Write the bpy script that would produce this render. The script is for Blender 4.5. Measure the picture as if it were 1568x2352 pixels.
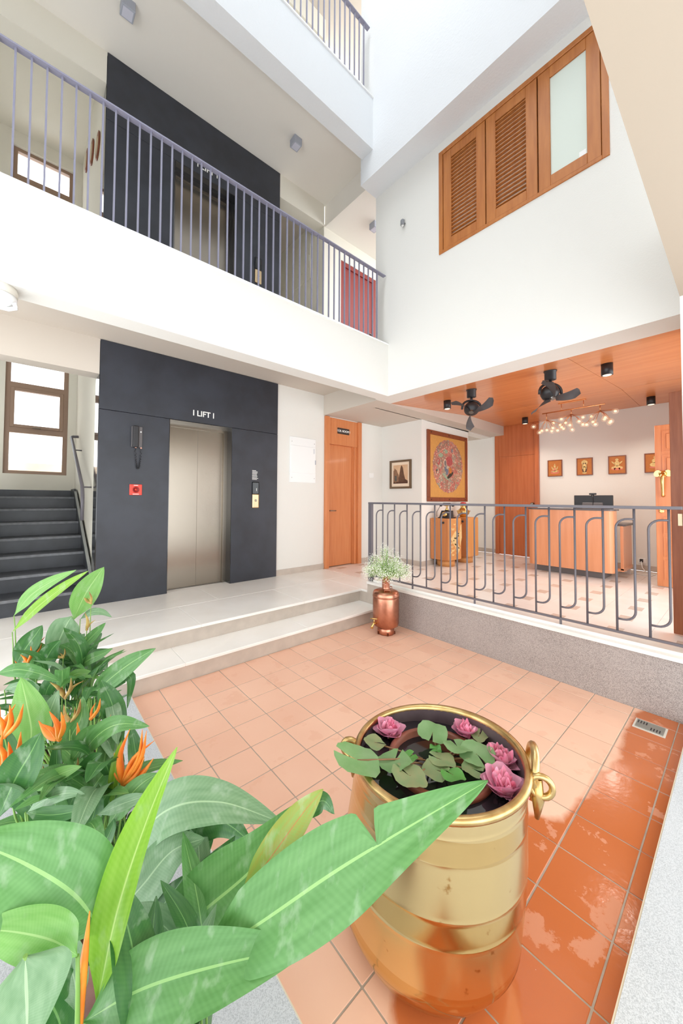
import bpy, bmesh, math, random
from mathutils import Vector, Matrix
random.seed(7)
S = bpy.context.scene
for o in list(bpy.data.objects): bpy.data.objects.remove(o)
COL = S.collection
PI = math.pi
# ------------------------------------------------------------------ camera
FPX, CX, CY = 809.36, 729.06, 1124.45
YAW, PITCH, ROLL = 0.8828, 0.0281, 0.0069
CAM = Vector((-3.2715, -2.7993, 1.42))
fw = Vector((math.cos(YAW)*math.cos(PITCH), math.sin(YAW)*math.cos(PITCH), math.sin(PITCH)))
r0 = Vector((math.sin(YAW), -math.cos(YAW), 0)); u0 = r0.cross(fw)
cr, sr = math.cos(ROLL), math.sin(ROLL)
rt = cr*r0 + sr*u0; up = -sr*r0 + cr*u0
cd = bpy.data.cameras.new('camera'); cam = bpy.data.objects.new('camera', cd); COL.objects.link(cam)
cam.matrix_world = Matrix(((rt.x, up.x, -fw.x, CAM.x), (rt.y, up.y, -fw.y, CAM.y), (rt.z, up.z, -fw.z, CAM.z), (0, 0, 0, 1)))
cd.sensor_fit = 'HORIZONTAL'; cd.sensor_width = 36; cd.lens = FPX/1568*36
cd.shift_x = (784-CX)/1568; cd.shift_y = (CY-1176)/1568
cd.clip_start = 0.02; cd.clip_end = 200
S.camera = cam
# ------------------------------------------------------------------ world and exposure
w = bpy.data.worlds.new('sky'); S.world = w; w.use_nodes = True
bg = w.node_tree.nodes['Background']; bg.inputs[0].default_value = (0.93, 0.97, 1.0, 1); bg.inputs[1].default_value = 1.0
S.view_settings.view_transform = 'Standard'; S.view_settings.look = 'None'
S.view_settings.gamma = 1; S.view_settings.use_curve_mapping = False
S.view_settings.exposure = 2.0

# ------------------------------------------------------------------ helpers
def lin(c):
    return tuple(((v/255)/12.92 if v/255 <= .04045 else ((v/255+.055)/1.055)**2.4) for v in c)
def at(px, py, d):
    "a point d metres in front of the lens plane along the sight line of a pixel; used once, to lay out the plants in the bed"
    return CAM + (fw + rt*((px-CX)/FPX) - up*((py-CY)/FPX))*d
MATS = {}
def mat(name, rgb, rough=.6, metal=0, var=0, vscale=8, bump=0, bscale=60, rgb2=None, coat=0, stretch=None, emit=0, trans=0, spec=None, mask=None, alpha=1, aniso=0):
    if name in MATS: return MATS[name]
    m = bpy.data.materials.new(name); m.use_nodes = True; nt = m.node_tree; N = nt.nodes; L = nt.links
    b = N['Principled BSDF']; c = (*lin(rgb), 1)
    b.inputs['Base Color'].default_value = c; b.inputs['Roughness'].default_value = rough; b.inputs['Metallic'].default_value = metal
    b.inputs['Coat Weight'].default_value = coat; b.inputs['Coat Roughness'].default_value = .08
    if spec is not None: b.inputs['Specular IOR Level'].default_value = spec
    if trans: b.inputs['Transmission Weight'].default_value = trans
    if aniso: b.inputs['Anisotropic'].default_value = aniso
    if alpha < 1: b.inputs['Alpha'].default_value = alpha
    if emit:
        b.inputs['Emission Color'].default_value = c; b.inputs['Emission Strength'].default_value = emit
    tc = N.new('ShaderNodeTexCoord'); src = tc.outputs['Object']
    if stretch:
        mp = N.new('ShaderNodeMapping'); mp.inputs['Scale'].default_value = stretch; L.new(src, mp.inputs[0]); src = mp.outputs[0]
    if rgb2 or var:
        n = N.new('ShaderNodeTexNoise'); n.inputs['Scale'].default_value = vscale; n.inputs['Detail'].default_value = 6; L.new(src, n.inputs['Vector'])
        rp = N.new('ShaderNodeValToRGB'); rp.color_ramp.elements[0].position = .35; rp.color_ramp.elements[1].position = .65
        if rgb2: a2 = lin(rgb2)
        else: a2 = tuple(min(1, x*(1-var)) for x in lin(rgb))
        rp.color_ramp.elements[0].color = (*a2, 1); rp.color_ramp.elements[1].color = c
        L.new(n.outputs[0], rp.inputs[0]); L.new(rp.outputs[0], b.inputs['Base Color'])
    if bump:
        n2 = N.new('ShaderNodeTexNoise'); n2.inputs['Scale'].default_value = bscale; n2.inputs['Detail'].default_value = 3; L.new(src, n2.inputs['Vector'])
        bp = N.new('ShaderNodeBump'); bp.inputs['Strength'].default_value = bump; bp.inputs['Distance'].default_value = .004
        L.new(n2.outputs[0], bp.inputs['Height']); L.new(bp.outputs[0], b.inputs['Normal'])
    MATS[name] = m; return m

class MB:
    def __init__(s): s.bm = bmesh.new()
    def box(s, x0, x1, y0, y1, z0, z1, b=0, seg=1):
        vs = [s.bm.verts.new((x, y, z)) for x in (x0, x1) for y in (y0, y1) for z in (z0, z1)]
        fs = [s.bm.faces.new([vs[i] for i in f]) for f in ((0,1,3,2),(4,6,7,5),(0,4,5,1),(2,3,7,6),(0,2,6,4),(1,5,7,3))]
        if b:
            es = list({e for f in fs for e in f.edges})
            bmesh.ops.bevel(s.bm, geom=es, offset=b, segments=seg, affect='EDGES', profile=.5)
        return s
    def prism(s, pts, d):
        "closed planar polygon (3d points) swept by vector d"
        d = Vector(d); a = [s.bm.verts.new(Vector(p)) for p in pts]; c = [s.bm.verts.new(Vector(p)+d) for p in pts]; n = len(pts)
        s.bm.faces.new(a[::-1]); s.bm.faces.new(c)
        for i in range(n): s.bm.faces.new((a[i], a[(i+1)%n], c[(i+1)%n], c[i]))
        return s
    def tube(s, path, r, n=8, closed=False, cap=True, flat=1):
        P = [Vector(p) for p in path]; R = r if isinstance(r, (list, tuple)) else [r]*len(P); rings = []; nrm = None
        for i, p in enumerate(P):
            if closed: t = P[(i+1)%len(P)]-P[i-1]
            else: t = P[min(i+1, len(P)-1)]-P[max(i-1, 0)]
            t.normalize()
            if nrm is None: nrm = t.orthogonal().normalized()
            nrm = (nrm - t*nrm.dot(t)); nrm = nrm.normalized() if nrm.length > 1e-6 else t.orthogonal().normalized()
            bn = t.cross(nrm)
            rings.append([s.bm.verts.new(p + (nrm*math.cos(2*PI*k/n) + bn*math.sin(2*PI*k/n)*flat)*R[i]) for k in range(n)])
        m = len(rings)
        for i in range(m if closed else m-1):
            a, c = rings[i], rings[(i+1)%m]
            for k in range(n): 
                f = s.bm.faces.new((a[k], a[(k+1)%n], c[(k+1)%n], c[k])); f.smooth = True
        if not closed and cap:
            s.bm.faces.new(rings[0][::-1]); s.bm.faces.new(rings[-1])
        return s
    def lathe(s, prof, c=(0,0,0), n=32, axis='Z', cap=True):
        c = Vector(c); rings = []
        def pt(r, h, k):
            a = 2*PI*k/n
            if axis == 'Z': return c+Vector((r*math.cos(a), r*math.sin(a), h))
            if axis == 'X': return c+Vector((h, r*math.cos(a), r*math.sin(a)))
            return c+Vector((r*math.sin(a), h, r*math.cos(a)))
        for r, h in prof: rings.append([s.bm.verts.new(pt(max(r, 1e-4), h, k)) for k in range(n)])
        for a, b in zip(rings, rings[1:]):
            for k in range(n):
                f = s.bm.faces.new((a[k], a[(k+1)%n], b[(k+1)%n], b[k])); f.smooth = True
        if cap: s.bm.faces.new(rings[0][::-1]); s.bm.faces.new(rings[-1])
        return s
    def ball(s, c, r, n=12, m=8, sc=(1,1,1)):
        prof = [(math.sin(PI*i/m), -math.cos(PI*i/m)) for i in range(m+1)]; c = Vector(c); rings = []
        for q, h in prof: rings.append([s.bm.verts.new(c+Vector((max(q,1e-3)*math.cos(2*PI*k/n)*r*sc[0], max(q,1e-3)*math.sin(2*PI*k/n)*r*sc[1], h*r*sc[2]))) for k in range(n)])
        for a, b in zip(rings, rings[1:]):
            for k in range(n):
                f = s.bm.faces.new((a[k], a[(k+1)%n], b[(k+1)%n], b[k])); f.smooth = True
        return s
    def ell(s, o, ux, uy, d, cx, cy, rx, ry, n=16, rot=0):
        "flat disc of an ellipse on the plane o + ux*a + uy*b, raised by d"
        pts = []
        for k in range(n):
            a = 2*PI*k/n; e, f = rx*math.cos(a), ry*math.sin(a)
            pts.append(Vector(o)+Vector(ux)*(cx+e*math.cos(rot)-f*math.sin(rot))+Vector(uy)*(cy+e*math.sin(rot)+f*math.cos(rot)))
        return s.prism(pts, d)
    def build(s, name, m, parent=None, smooth=None):
        bmesh.ops.recalc_face_normals(s.bm, faces=s.bm.faces[:])
        me = bpy.data.meshes.new(name); s.bm.to_mesh(me); s.bm.free()
        o = bpy.data.objects.new(name, me); COL.objects.link(o)
        for q in (m if isinstance(m, list) else [m]): me.materials.append(q)
        if parent is not None: o.parent = parent
        return o
def tag(o, label=None, cat=None, group=None, kind=None):
    if label: o['label'] = label
    if cat: o['category'] = cat
    if group: o['group'] = group
    if kind: o['kind'] = kind
    return o
def thing(name, label, cat, loc=(0,0,0), group=None, kind=None):
    o = bpy.data.objects.new(name, None); COL.objects.link(o); o.location = loc; o.empty_display_size = .1
    return tag(o, label, cat, group, kind)
def st(name, m, *boxes, label=None):
    b = MB()
    for q in boxes: b.box(*q)
    return tag(b.build(name, m), label, None, None, 'structure')
def piece(name, m, parent, *boxes, b=0):
    q = MB()
    for x in boxes: q.box(*x, b=b)
    o = q.build(name, m, parent)
    if parent is not None and parent.type == 'EMPTY' and parent.parent is None:
        o.matrix_parent_inverse = Matrix.Translation(-parent.location)
    return o
def part(mb, name, m, parent):
    "mesh made in world coordinates, hung under a thing whose Empty stands at its base"
    o = mb.build(name, m, parent)
    if parent.type == 'EMPTY': o.matrix_parent_inverse = Matrix.Translation(-parent.location)
    return o
def share(o, name, parent, loc):
    c = o.copy(); c.name = name; COL.objects.link(c); c.parent = parent; c.location = loc; return c
def dup(root, delta, label=None, group=None):
    r = root.copy(); COL.objects.link(r); r.location = root.location+Vector(delta)
    if label: r['label'] = label
    if group: r['group'] = group
    for ch in list(root.children):
        c = ch.copy(); COL.objects.link(c); c.parent = r
        for g in list(ch.children):
            d = g.copy(); COL.objects.link(d); d.parent = c
    return r
def text(txt, size, m, parent, o, ux, uy, name='lettering', depth=.004, align='CENTER', label=None):
    cu = bpy.data.curves.new('t', 'FONT'); cu.body = txt; cu.size = size; cu.extrude = depth/2; cu.align_x = align; cu.align_y = 'CENTER'; cu.offset = size*.012
    to = bpy.data.objects.new('t', cu); COL.objects.link(to); bpy.context.view_layer.update()
    me = bpy.data.meshes.new_from_object(to.evaluated_get(bpy.context.evaluated_depsgraph_get())); bpy.data.objects.remove(to)
    ux = Vector(ux); uy = Vector(uy); n = ux.cross(uy); o = Vector(o)
    me.transform(Matrix(((ux.x, uy.x, n.x, o.x), (ux.y, uy.y, n.y, o.y), (ux.z, uy.z, n.z, o.z), (0,0,0,1))))
    me.materials.clear(); me.materials.append(m)
    # one object per character: split the mesh into its islands
    bm = bmesh.new(); bm.from_mesh(me); seen = set(); ob = None
    for f0 in list(bm.faces):
        if f0 in seen: continue
        isl = []; todo = [f0]; seen.add(f0)
        while todo:
            f = todo.pop(); isl.append(f)
            for v in f.verts:
                for g in v.link_faces:
                    if g not in seen: seen.add(g); todo.append(g)
        vm = {}; lm = bpy.data.meshes.new('letter'); fs = []
        for f in isl: fs.append([vm.setdefault(v, len(vm)) for v in f.verts])
        lm.from_pydata([v.co[:] for v in vm], [], fs); lm.materials.append(m)
        ob = bpy.data.objects.new('letter', lm); COL.objects.link(ob); ob.parent = parent
        if parent.type == 'EMPTY': ob.matrix_parent_inverse = Matrix.Translation(-parent.location)
    bm.free()
    return ob

# ------------------------------------------------------------------ materials
plaster = mat('white_plaster', (229, 227, 221), .85, bump=.25, bscale=90)
rough_plaster = mat('rough_white_plaster', (226, 228, 230), .9, bump=.7, bscale=45)
cream = mat('cream_plaster', (232, 227, 213), .85, bump=.1, bscale=80)
soffit_m = mat('soffit_shaded', (204, 194, 182), .85); soffit_up = mat('soffit_brightened', (240, 235, 226), .85)  # one ceiling paint twice: shade mixed into the first, light into the second
def marble_mat():
    m = mat('cream_marble', (245, 242, 237), .3, var=.14, vscale=2.2, rgb2=(237, 233, 226), spec=.35); nt = m.node_tree; N = nt.nodes; L = nt.links
    b = N['Principled BSDF']; base = b.inputs['Base Color'].links[0].from_socket
    tc = N.new('ShaderNodeTexCoord'); mp = N.new('ShaderNodeMapping'); mp.inputs['Rotation'].default_value = (0,0,.7); L.new(tc.outputs['Object'], mp.inputs[0])
    wv = N.new('ShaderNodeTexWave'); wv.inputs['Scale'].default_value = .45; wv.inputs['Distortion'].default_value = 9; wv.inputs['Detail'].default_value = 4; L.new(mp.outputs[0], wv.inputs[0])
    rp = N.new('ShaderNodeValToRGB'); rp.color_ramp.elements[0].position = .985; rp.color_ramp.elements[1].position = 1; rp.color_ramp.elements[1].color = (.3,.3,.3,1); rp.color_ramp.elements[0].color = (0,0,0,1)
    L.new(wv.outputs[0], rp.inputs[0])
    mx = N.new('ShaderNodeMixRGB'); mx.inputs[2].default_value = (*lin((246,242,234)), 1); L.new(rp.outputs[0], mx.inputs[0]); L.new(base, mx.inputs[1]); L.new(mx.outputs[0], b.inputs['Base Color'])
    return m
marble = marble_mat()
marble_edge = mat('marble_edge', (198, 186, 174), .35, var=.12, vscale=9)
def granite_mat(name, a, c, scale, rough):
    m = mat(name, a, rough); nt = m.node_tree; N = nt.nodes; L = nt.links; b = N['Principled BSDF']
    tc = N.new('ShaderNodeTexCoord')
    v = N.new('ShaderNodeTexVoronoi'); v.inputs['Scale'].default_value = scale; L.new(tc.outputs['Object'], v.inputs['Vector'])
    n = N.new('ShaderNodeTexNoise'); n.inputs['Scale'].default_value = 3; L.new(tc.outputs['Object'], n.inputs['Vector'])
    ad = N.new('ShaderNodeMath'); ad.operation = 'MULTIPLY_ADD'; L.new(n.outputs[0], ad.inputs[0]); ad.inputs[1].default_value = .5
    sp = N.new('ShaderNodeSeparateColor'); L.new(v.outputs['Color'], sp.inputs[0]); L.new(sp.outputs[0], ad.inputs[2])
    rp = N.new('ShaderNodeValToRGB'); rp.color_ramp.elements[0].position = .25; rp.color_ramp.elements[1].position = 1.15
    rp.color_ramp.elements[0].color = (*lin(c),1); rp.color_ramp.elements[1].color = (*lin(a),1); L.new(ad.outputs[0], rp.inputs[0]); L.new(rp.outputs[0], b.inputs['Base Color'])
    return m
granite = granite_mat('grey_granite', (182, 172, 167), (132, 124, 120), 330, .6)
granite_pale = granite_mat('pale_granite', (204, 209, 213), (172, 178, 183), 420, .55)
black_stone = mat('black_granite', (52, 55, 64), .42, rgb2=(43, 45, 52), vscale=3.5, bump=.06, bscale=200)
black_polished = mat('black_granite_polished', (40, 41, 44), .08, spec=.8)
stair_stone = mat('stair_stone', (58, 61, 67), .36, rgb2=(46, 48, 53), vscale=5)
stair_edge = mat('stair_edge', (122, 124, 128), .5, var=.3, vscale=20)
steel = mat('brushed_steel', (148, 139, 127), .26, metal=1, bump=.05, bscale=30, stretch=(80, 80, 1), aniso=.6)
steel_dark = mat('steel_frame', (120, 116, 112), .3, metal=1)
iron = mat('grey_iron', (106, 102, 108), .45, metal=.1)
lilac = mat('lilac_grey_steel', (142, 141, 160), .4, metal=.1)
wood = mat('orange_veneer', (212, 136, 86), .35, rgb2=(202, 122, 72), vscale=2.2, stretch=(14, 14, .8), coat=.15)
wood_ceil = mat('orange_veneer_ceiling', (218, 140, 86), .3, rgb2=(208, 126, 72), vscale=1.6, stretch=(9, .7, 9), coat=.25)
wood_door = mat('orange_door_wood', (192, 110, 66), .32, rgb2=(180, 98, 54), vscale=2, stretch=(12, 12, .7), coat=.2)
teak = mat('teak', (188, 118, 58), .42, rgb2=(172, 102, 46), vscale=2.4, stretch=(10, 10, 1.2))
brown_wood = mat('brown_wood', (140, 74, 42), .4, rgb2=(118, 58, 32), vscale=3, stretch=(14, 14, 1))
alu_brown = mat('brown_window_frame', (156, 128, 108), .45)
oak = mat('light_oak', (212, 150, 90), .45, rgb2=(202, 138, 78), vscale=2, stretch=(16, 16, .8))
frost = mat('frosted_glass', (214, 222, 212), .45, spec=.4)
glass = mat('clear_glass', (255, 255, 255), .0, trans=1); glass.node_tree.nodes['Principled BSDF'].inputs['IOR'].default_value = 1.05
black_pl = mat('black_plastic', (38, 37, 40), .4)
dark_gr = mat('dark_grey_plastic', (104, 100, 101), .5)
white_pl = mat('white_plastic', (240, 240, 238), .4)
grey_box = mat('grey_fitting', (170, 174, 186), .5)
brass_h = mat('polished_brass', (226, 192, 124), .22, metal=1)
gold_leaf = mat('pale_gold_paint', (240, 214, 150), .5)
copper = mat('copper', (206, 146, 120), .3, metal=1, rgb2=(168, 108, 86), vscale=7, bump=.12, bscale=22)
rosegold = mat('rose_gold_metal', (222, 160, 110), .25, metal=1)
white_ink = mat('white_lettering', (245, 245, 240), .6)
red_pl = mat('red_plastic', (226, 70, 54), .45)
red_wood = mat('red_door_paint', (140, 48, 40), .5)
grout = mat('grout', (182, 168, 154), .9, var=.2, vscale=12)
white_steel = mat('white_enamel', (240, 241, 240), .35)

def terracotta_mat():
    m = mat('terracotta_tile', (228, 164, 128), .62, bump=.1, bscale=40); nt = m.node_tree; N = nt.nodes; L = nt.links; b = N['Principled BSDF']
    geo = N.new('ShaderNodeNewGeometry'); sp = N.new('ShaderNodeSeparateXYZ'); L.new(geo.outputs['Position'], sp.inputs[0])
    def math_(op, a, c=None, d=None):
        n = N.new('ShaderNodeMath'); n.operation = op
        for i, v in enumerate((a, c, d)):
            if v is None: continue
            if isinstance(v, (int, float)): n.inputs[i].default_value = v
            else: L.new(v, n.inputs[i])
        return n.outputs[0]
    n1 = N.new('ShaderNodeTexNoise'); n1.inputs['Scale'].default_value = 2.4; n1.inputs['Detail'].default_value = 6; L.new(geo.outputs['Position'], n1.inputs['Vector'])
    n2 = N.new('ShaderNodeTexNoise'); n2.inputs['Scale'].default_value = 5.5; n2.inputs['Detail'].default_value = 8; n2.inputs['Roughness'].default_value = .62; L.new(geo.outputs['Position'], n2.inputs['Vector'])
    oi = N.new('ShaderNodeObjectInfo')
    # dry colour, each tile a little different
    rp = N.new('ShaderNodeValToRGB'); rp.color_ramp.elements[0].position = .3; rp.color_ramp.elements[1].position = .75
    rp.color_ramp.elements[0].color = (*lin((230,182,156)),1); rp.color_ramp.elements[1].color = (*lin((238,194,168)),1)
    L.new(math_('MULTIPLY_ADD', oi.outputs['Random'], .3, math_('MULTIPLY', n1.outputs[0], .7)), rp.inputs[0])
    # water spilled along the near edge and around the brass pot
    d1 = math_('SUBTRACT', math_('MULTIPLY_ADD', sp.outputs[1], -1, -2.27), math_('MULTIPLY', math_('MAXIMUM', math_('ADD', sp.outputs[0], 1.35), 0), .03))
    dx = math_('ADD', sp.outputs[0], 1.98); dy = math_('ADD', sp.outputs[1], 2.28)
    d2 = math_('SUBTRACT', .42, math_('SQRT', math_('ADD', math_('MULTIPLY', math_('MULTIPLY', dx, dx), .55), math_('MULTIPLY', math_('MULTIPLY', dy, dy), 2.2))))
    dd = math_('ADD', math_('MAXIMUM', d1, d2), math_('MULTIPLY', math_('SUBTRACT', n1.outputs[0], .5), .22))
    wet = N.new('ShaderNodeValToRGB'); wet.color_ramp.elements[0].position = .0; wet.color_ramp.elements[1].position = .03
    L.new(dd, wet.inputs[0])
    mx = N.new('ShaderNodeMixRGB'); L.new(wet.outputs[0], mx.inputs[0]); L.new(rp.outputs[0], mx.inputs[1]); mx.inputs[2].default_value = (*lin((192,108,62)),1)
    # half dried islands inside the wet strip
    isl = N.new('ShaderNodeValToRGB'); isl.color_ramp.elements[0].position = .585; isl.color_ramp.elements[1].position = .615; L.new(n2.outputs[0], isl.inputs[0])
    mx2 = N.new('ShaderNodeMixRGB'); L.new(math_('MULTIPLY', isl.outputs[0], .38), mx2.inputs[0]); L.new(mx.outputs[0], mx2.inputs[1]); mx2.inputs[2].default_value = (*lin((224,170,142)),1)
    # white specks of lime
    v = N.new('ShaderNodeTexNoise'); v.inputs['Scale'].default_value = 75; L.new(geo.outputs['Position'], v.inputs['Vector'])
    sk = N.new('ShaderNodeValToRGB'); sk.color_ramp.elements[0].position = .76; sk.color_ramp.elements[1].position = .79; L.new(v.outputs[0], sk.inputs[0])
    mx3 = N.new('ShaderNodeMixRGB'); L.new(math_('MULTIPLY', sk.outputs[0], .6), mx3.inputs[0]); L.new(mx2.outputs[0], mx3.inputs[1]); mx3.inputs[2].default_value = (.85,.8,.74,1)
    L.new(mx3.outputs[0], b.inputs['Base Color'])
    L.new(math_('MULTIPLY_ADD', math_('MULTIPLY', wet.outputs[0], math_('SUBTRACT', 1, math_('MULTIPLY', isl.outputs[0], .7))), -.48, .62), b.inputs['Roughness'])
    return m
terracotta = terracotta_mat()

# ------------------------------------------------------------------ constants of the building
YL = 1.561; XW = .405; YB = .21; YE = .4265; X3 = 4.47; ZF = .30; ST = 3.18

# ------------------------------------------------------------------ courtyard floor
fl = st('floor', grout, (-2.684, 0, -2.5525, 0, -.12, -.0025))
xs = [-2.684] + [-2.485+.2345*k for k in range(11)] + [0.0]
if xs[-1]-xs[-2] < .08: xs.pop(-2)
ys = [-2.5525] + [-2.50+.2185*k for k in range(11)] + [-.0]
GAP = .0028
for i in range(len(xs)-1):
    for j in range(len(ys)-1):
        z = random.uniform(-.0012, .0008)
        q = MB().box(xs[i]+GAP, xs[i+1]-GAP, ys[j]+GAP, ys[j+1]-GAP, -.03, z, b=.0015)
        q.build('tile', terracotta, fl)
# granite borders round the courtyard
st('trim_1', granite_pale, (-3.75, -2.684, -2.5525, 0, -.12, .04))
st('trim_2', granite_pale, (-6.5, .085, -4.2, -2.5525, -.12, .04))
st('trim_3', mat('cream_joint', (226, 216, 194), .7), (-2.684, -.0, -2.5525, -2.547, -.12, .037), (-2.6845, -2.679, -2.547, -.001, -.12, .037))
# ------------------------------------------------------------------ steps and landing
s1 = st('trim_4', marble_edge, (-6.5, 0, 0, .34, -.12, .124), (-6.5, 0, .33, 1.6, -.12, .274), (0, .44, .195, 1.8, -.12, .274), (-6.5, 0, 1.6, 1.8, -.12, .274))
def slab(name, x0, x1, y0, y1, z0, z1):
    o = MB().box(x0, x1, y0, y1, z0, z1, b=.004).build(name, marble, s1); return o
for a, c in ((-6.5, -4.2), (-4.2, -2.3), (-2.3, -1.1), (-1.1, 0)):
    slab('step_slab', a+.0004, c-.0004, -.03, .345, .124, .15)
for a, c in ((-6.5, -4.2), (-4.2, -2.05), (-2.05, -.9), (-.9, -.001)):
    slab('landing_slab', a+.0004, c-.0004, .30, .95, .274, .30); 
slab('landing_slab', 0, .44, .2, .95, .274, .30)
for a, c in ((-6.5, -4.2), (-4.2, -1.6), (-1.6, -.47), (-.47, .44)):
    slab('landing_slab', a+.0004, c-.0004, .951, 1.6, .274, .30)
# ------------------------------------------------------------------ planter wall between courtyard and reception
st('wall_right', granite, (0, .17, -2.95, 0, -.12, .385))
st('trim_5', marble_edge, (-.001, .17, .0, .195, -.12, .385))
cap = st('trim_6', marble, (-.012, .05, -2.95, .20, .385, .412))
MB().box(.05, .175, -2.95, .20, .385, .432, b=.003).build('sill_slab', marble, cap)
# ------------------------------------------------------------------ reception floor
rf = st('floor', mat('reception_floor_joint', (206, 192, 178), .5), (.17, X3, -3.0, .2, .1, .2965), (.44, X3, .2, 1.8, .1, .2965), (3.478, X3, 1.6, 2.6, .1, .2965))
tile_m = mat('cream_floor_tile', (244, 240, 236), .16, rgb2=(238, 231, 225), vscale=3)
acc_m = mat('tan_floor_tile', (214, 200, 189), .2, rgb2=(204, 189, 177), vscale=5)
gx = [.445-.0+.0] 
x = 1.21-.478*2
XS = [1.21-.239+.478*k for k in range(-2, 8)]; YS = [.13+.2175-.435*k for k in range(-3, 9)]
for i in range(len(XS)-1):
    for j in range(len(YS)-1):
        x0, x1, y1, y0 = XS[i], min(XS[i+1], X3), YS[j], max(YS[j+1], -2.98)
        if x1 <= .2 or x0 > X3: continue
        x0 = max(x0, .18); 
        if y0 > .19 and x1 <= .45: continue
        if y0 < .19 < y1 and x0 < .44: y1 = .19
        if y0 >= .19: x0 = max(x0, .442)
        y1 = min(y1, 1.56)
        if y1-y0 < .03 or x1-x0 < .03: continue
        MB().box(x0+.001, x1-.001, y0+.001, y1-.001, .28, .30).build('tile', tile_m, rf)
for i in range(-2, 7):
    for j in range(-3, 8):
        cx, cy = 1.2+.478*i, .13-.435*j
        if cx < .3 or cx > X3-.1 or cy > 1.45 or cy < -2.9 or (cy > .15 and cx < .55) or (cx > 1.8 and cy > .65): continue
        MB().box(cx-.085, cx+.085, cy-.055, cy+.055, .29, .3008).build('accent_tile', acc_m, rf)

# ------------------------------------------------------------------ walls and slabs, ground level
st('wall_back', plaster, (-.47, .455, YL+.01, 1.78, .28, 3.13), (1.30, 1.9, YL+.01, 1.78, .28, 3.13), (.455, 1.30, YL+.01, 1.78, 2.79, 3.13), (.45, 1.31, 1.70, 1.8, .28, 2.8))
st('baseboard_back', marble_edge, (-.47, .455, YL, YL+.01, .30, .385), (1.30, 1.894, YL, YL+.01, .30, .385))
st('wall_left', cream, (-2.69, -2.45, 1.8, 4.1, .3, 3.38))                               # side of the lift shaft along the stair
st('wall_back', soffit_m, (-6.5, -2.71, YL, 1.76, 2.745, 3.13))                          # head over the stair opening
# first-floor edge, slab and lower soffit
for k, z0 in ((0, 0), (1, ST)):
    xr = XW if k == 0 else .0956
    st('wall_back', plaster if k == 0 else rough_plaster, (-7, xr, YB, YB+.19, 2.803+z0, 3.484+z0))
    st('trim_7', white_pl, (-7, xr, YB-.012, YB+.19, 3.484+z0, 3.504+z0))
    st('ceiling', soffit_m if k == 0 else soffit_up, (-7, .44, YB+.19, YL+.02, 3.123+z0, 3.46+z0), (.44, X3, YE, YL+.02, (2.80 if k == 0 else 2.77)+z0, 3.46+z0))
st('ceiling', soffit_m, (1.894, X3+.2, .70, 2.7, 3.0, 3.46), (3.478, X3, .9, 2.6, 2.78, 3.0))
# white wall over the reception opening, with the shutter window cut through it
WY0, WY1, WZ0, WZ1 = -2.128, -.553, 4.303, 5.53
st('wall_right', plaster, (XW, .72, -3.1, YE, 2.803, WZ0), (XW, .72, WY1, YE, WZ0, 5.644), (XW, .72, -3.1, WY0, WZ0, 5.644), (XW, .72, WY0, WY1, WZ1, 5.644), (.6, .72, WY0, WY1, WZ0, WZ1))
st('wall_right', rough_plaster, (.0956, .72, -6, YE, 5.644, 10.2))
# near side: slab over the camera and the pier at the right
st('ceiling', mat('near_soffit_shaded', (178, 165, 148), .85), (-7, .5, -6, -2.538, 2.803, 3.5))  # underside colour darkened to hold the shade below the slab
st('wall_front', plaster, (.085, .95, -3.1, -2.538, .3, 2.803), (.085, .17, -3.1, -2.538, .0, .3))
# the two sides of the light well behind and beside the camera, above the ground floor
st('wall_front', rough_plaster, (-7, .0956, -2.9, -2.6, 3.5, 10.2))
st('wall_left', rough_plaster, (-7.2, -7, -6, 4.4, 2.803, 10.2))
# reception shell
st('wall_right', plaster, (X3, X3+.15, -3.1, .615, .3, 3.05), (X3, X3+.15, .615, 2.7, .3, 3.05))
st('baseboard_right', marble_edge, (X3-.012, X3, -2.95, -.235, .30, .39), (X3-.012, X3, .62, 2.6, .30, .39))
st('wall_back', plaster, (1.894, 3.478, .701, 1.78, .28, 3.0), (3.478, X3, .701, .9, 2.78, 3.0), (3.4, X3, 2.5, 2.7, .28, 3.0))
st('baseboard_back', marble_edge, (1.884, 3.488, .691, .701, .30, .385), (1.884, 1.894, .701, 1.56, .30, .385), (3.478, 3.488, .701, 2.5, .3, .385))
st('wall_front', plaster, (.95, 3.3, -3.1, -2.95, 2.5, 3.05), (3.3, X3, -3.1, -2.95, .3, 3.05))
wd = MB(); wd.prism([(.72, .701, 2.80), (1.895, .701, 2.80), (3.5, .701, 2.78), (3.5, .701, 3.02), (3.07, .701, 2.99), (.72, .701, 2.808)], (0, .02, 0)); tag(wd.build('wall_back', plaster), kind='structure')
# veneered ceiling: sloping boards, then flat boards
ce = thing('ceiling', None, None, (0,0,0), kind='structure'); ce.name = 'ceiling'
def zc(x): return 2.806+(min(x, 3.07)-.72)/2.35*.179
cuts_x = [.72, 1.72, 3.07, X3]; cuts_y = [-2.95, -1.72, -.5, .70]
for i in range(3):
    for j in range(3):
        x0, x1, y0, y1 = cuts_x[i]+.0015, cuts_x[i+1]-.0015, cuts_y[j]+.0015, cuts_y[j+1]-.0015
        part(MB().prism([(x0, y0, zc(x0)), (x1, y0, zc(x1)), (x1, y1, zc(x1)), (x0, y1, zc(x0))], (0, 0, .012)), 'ceiling_board', wood_ceil, ce)
st('ceiling', mat('ceiling_void', (90, 50, 30), .8), (.72, X3, -3.1, .70, 3.03, 3.46))

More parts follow.
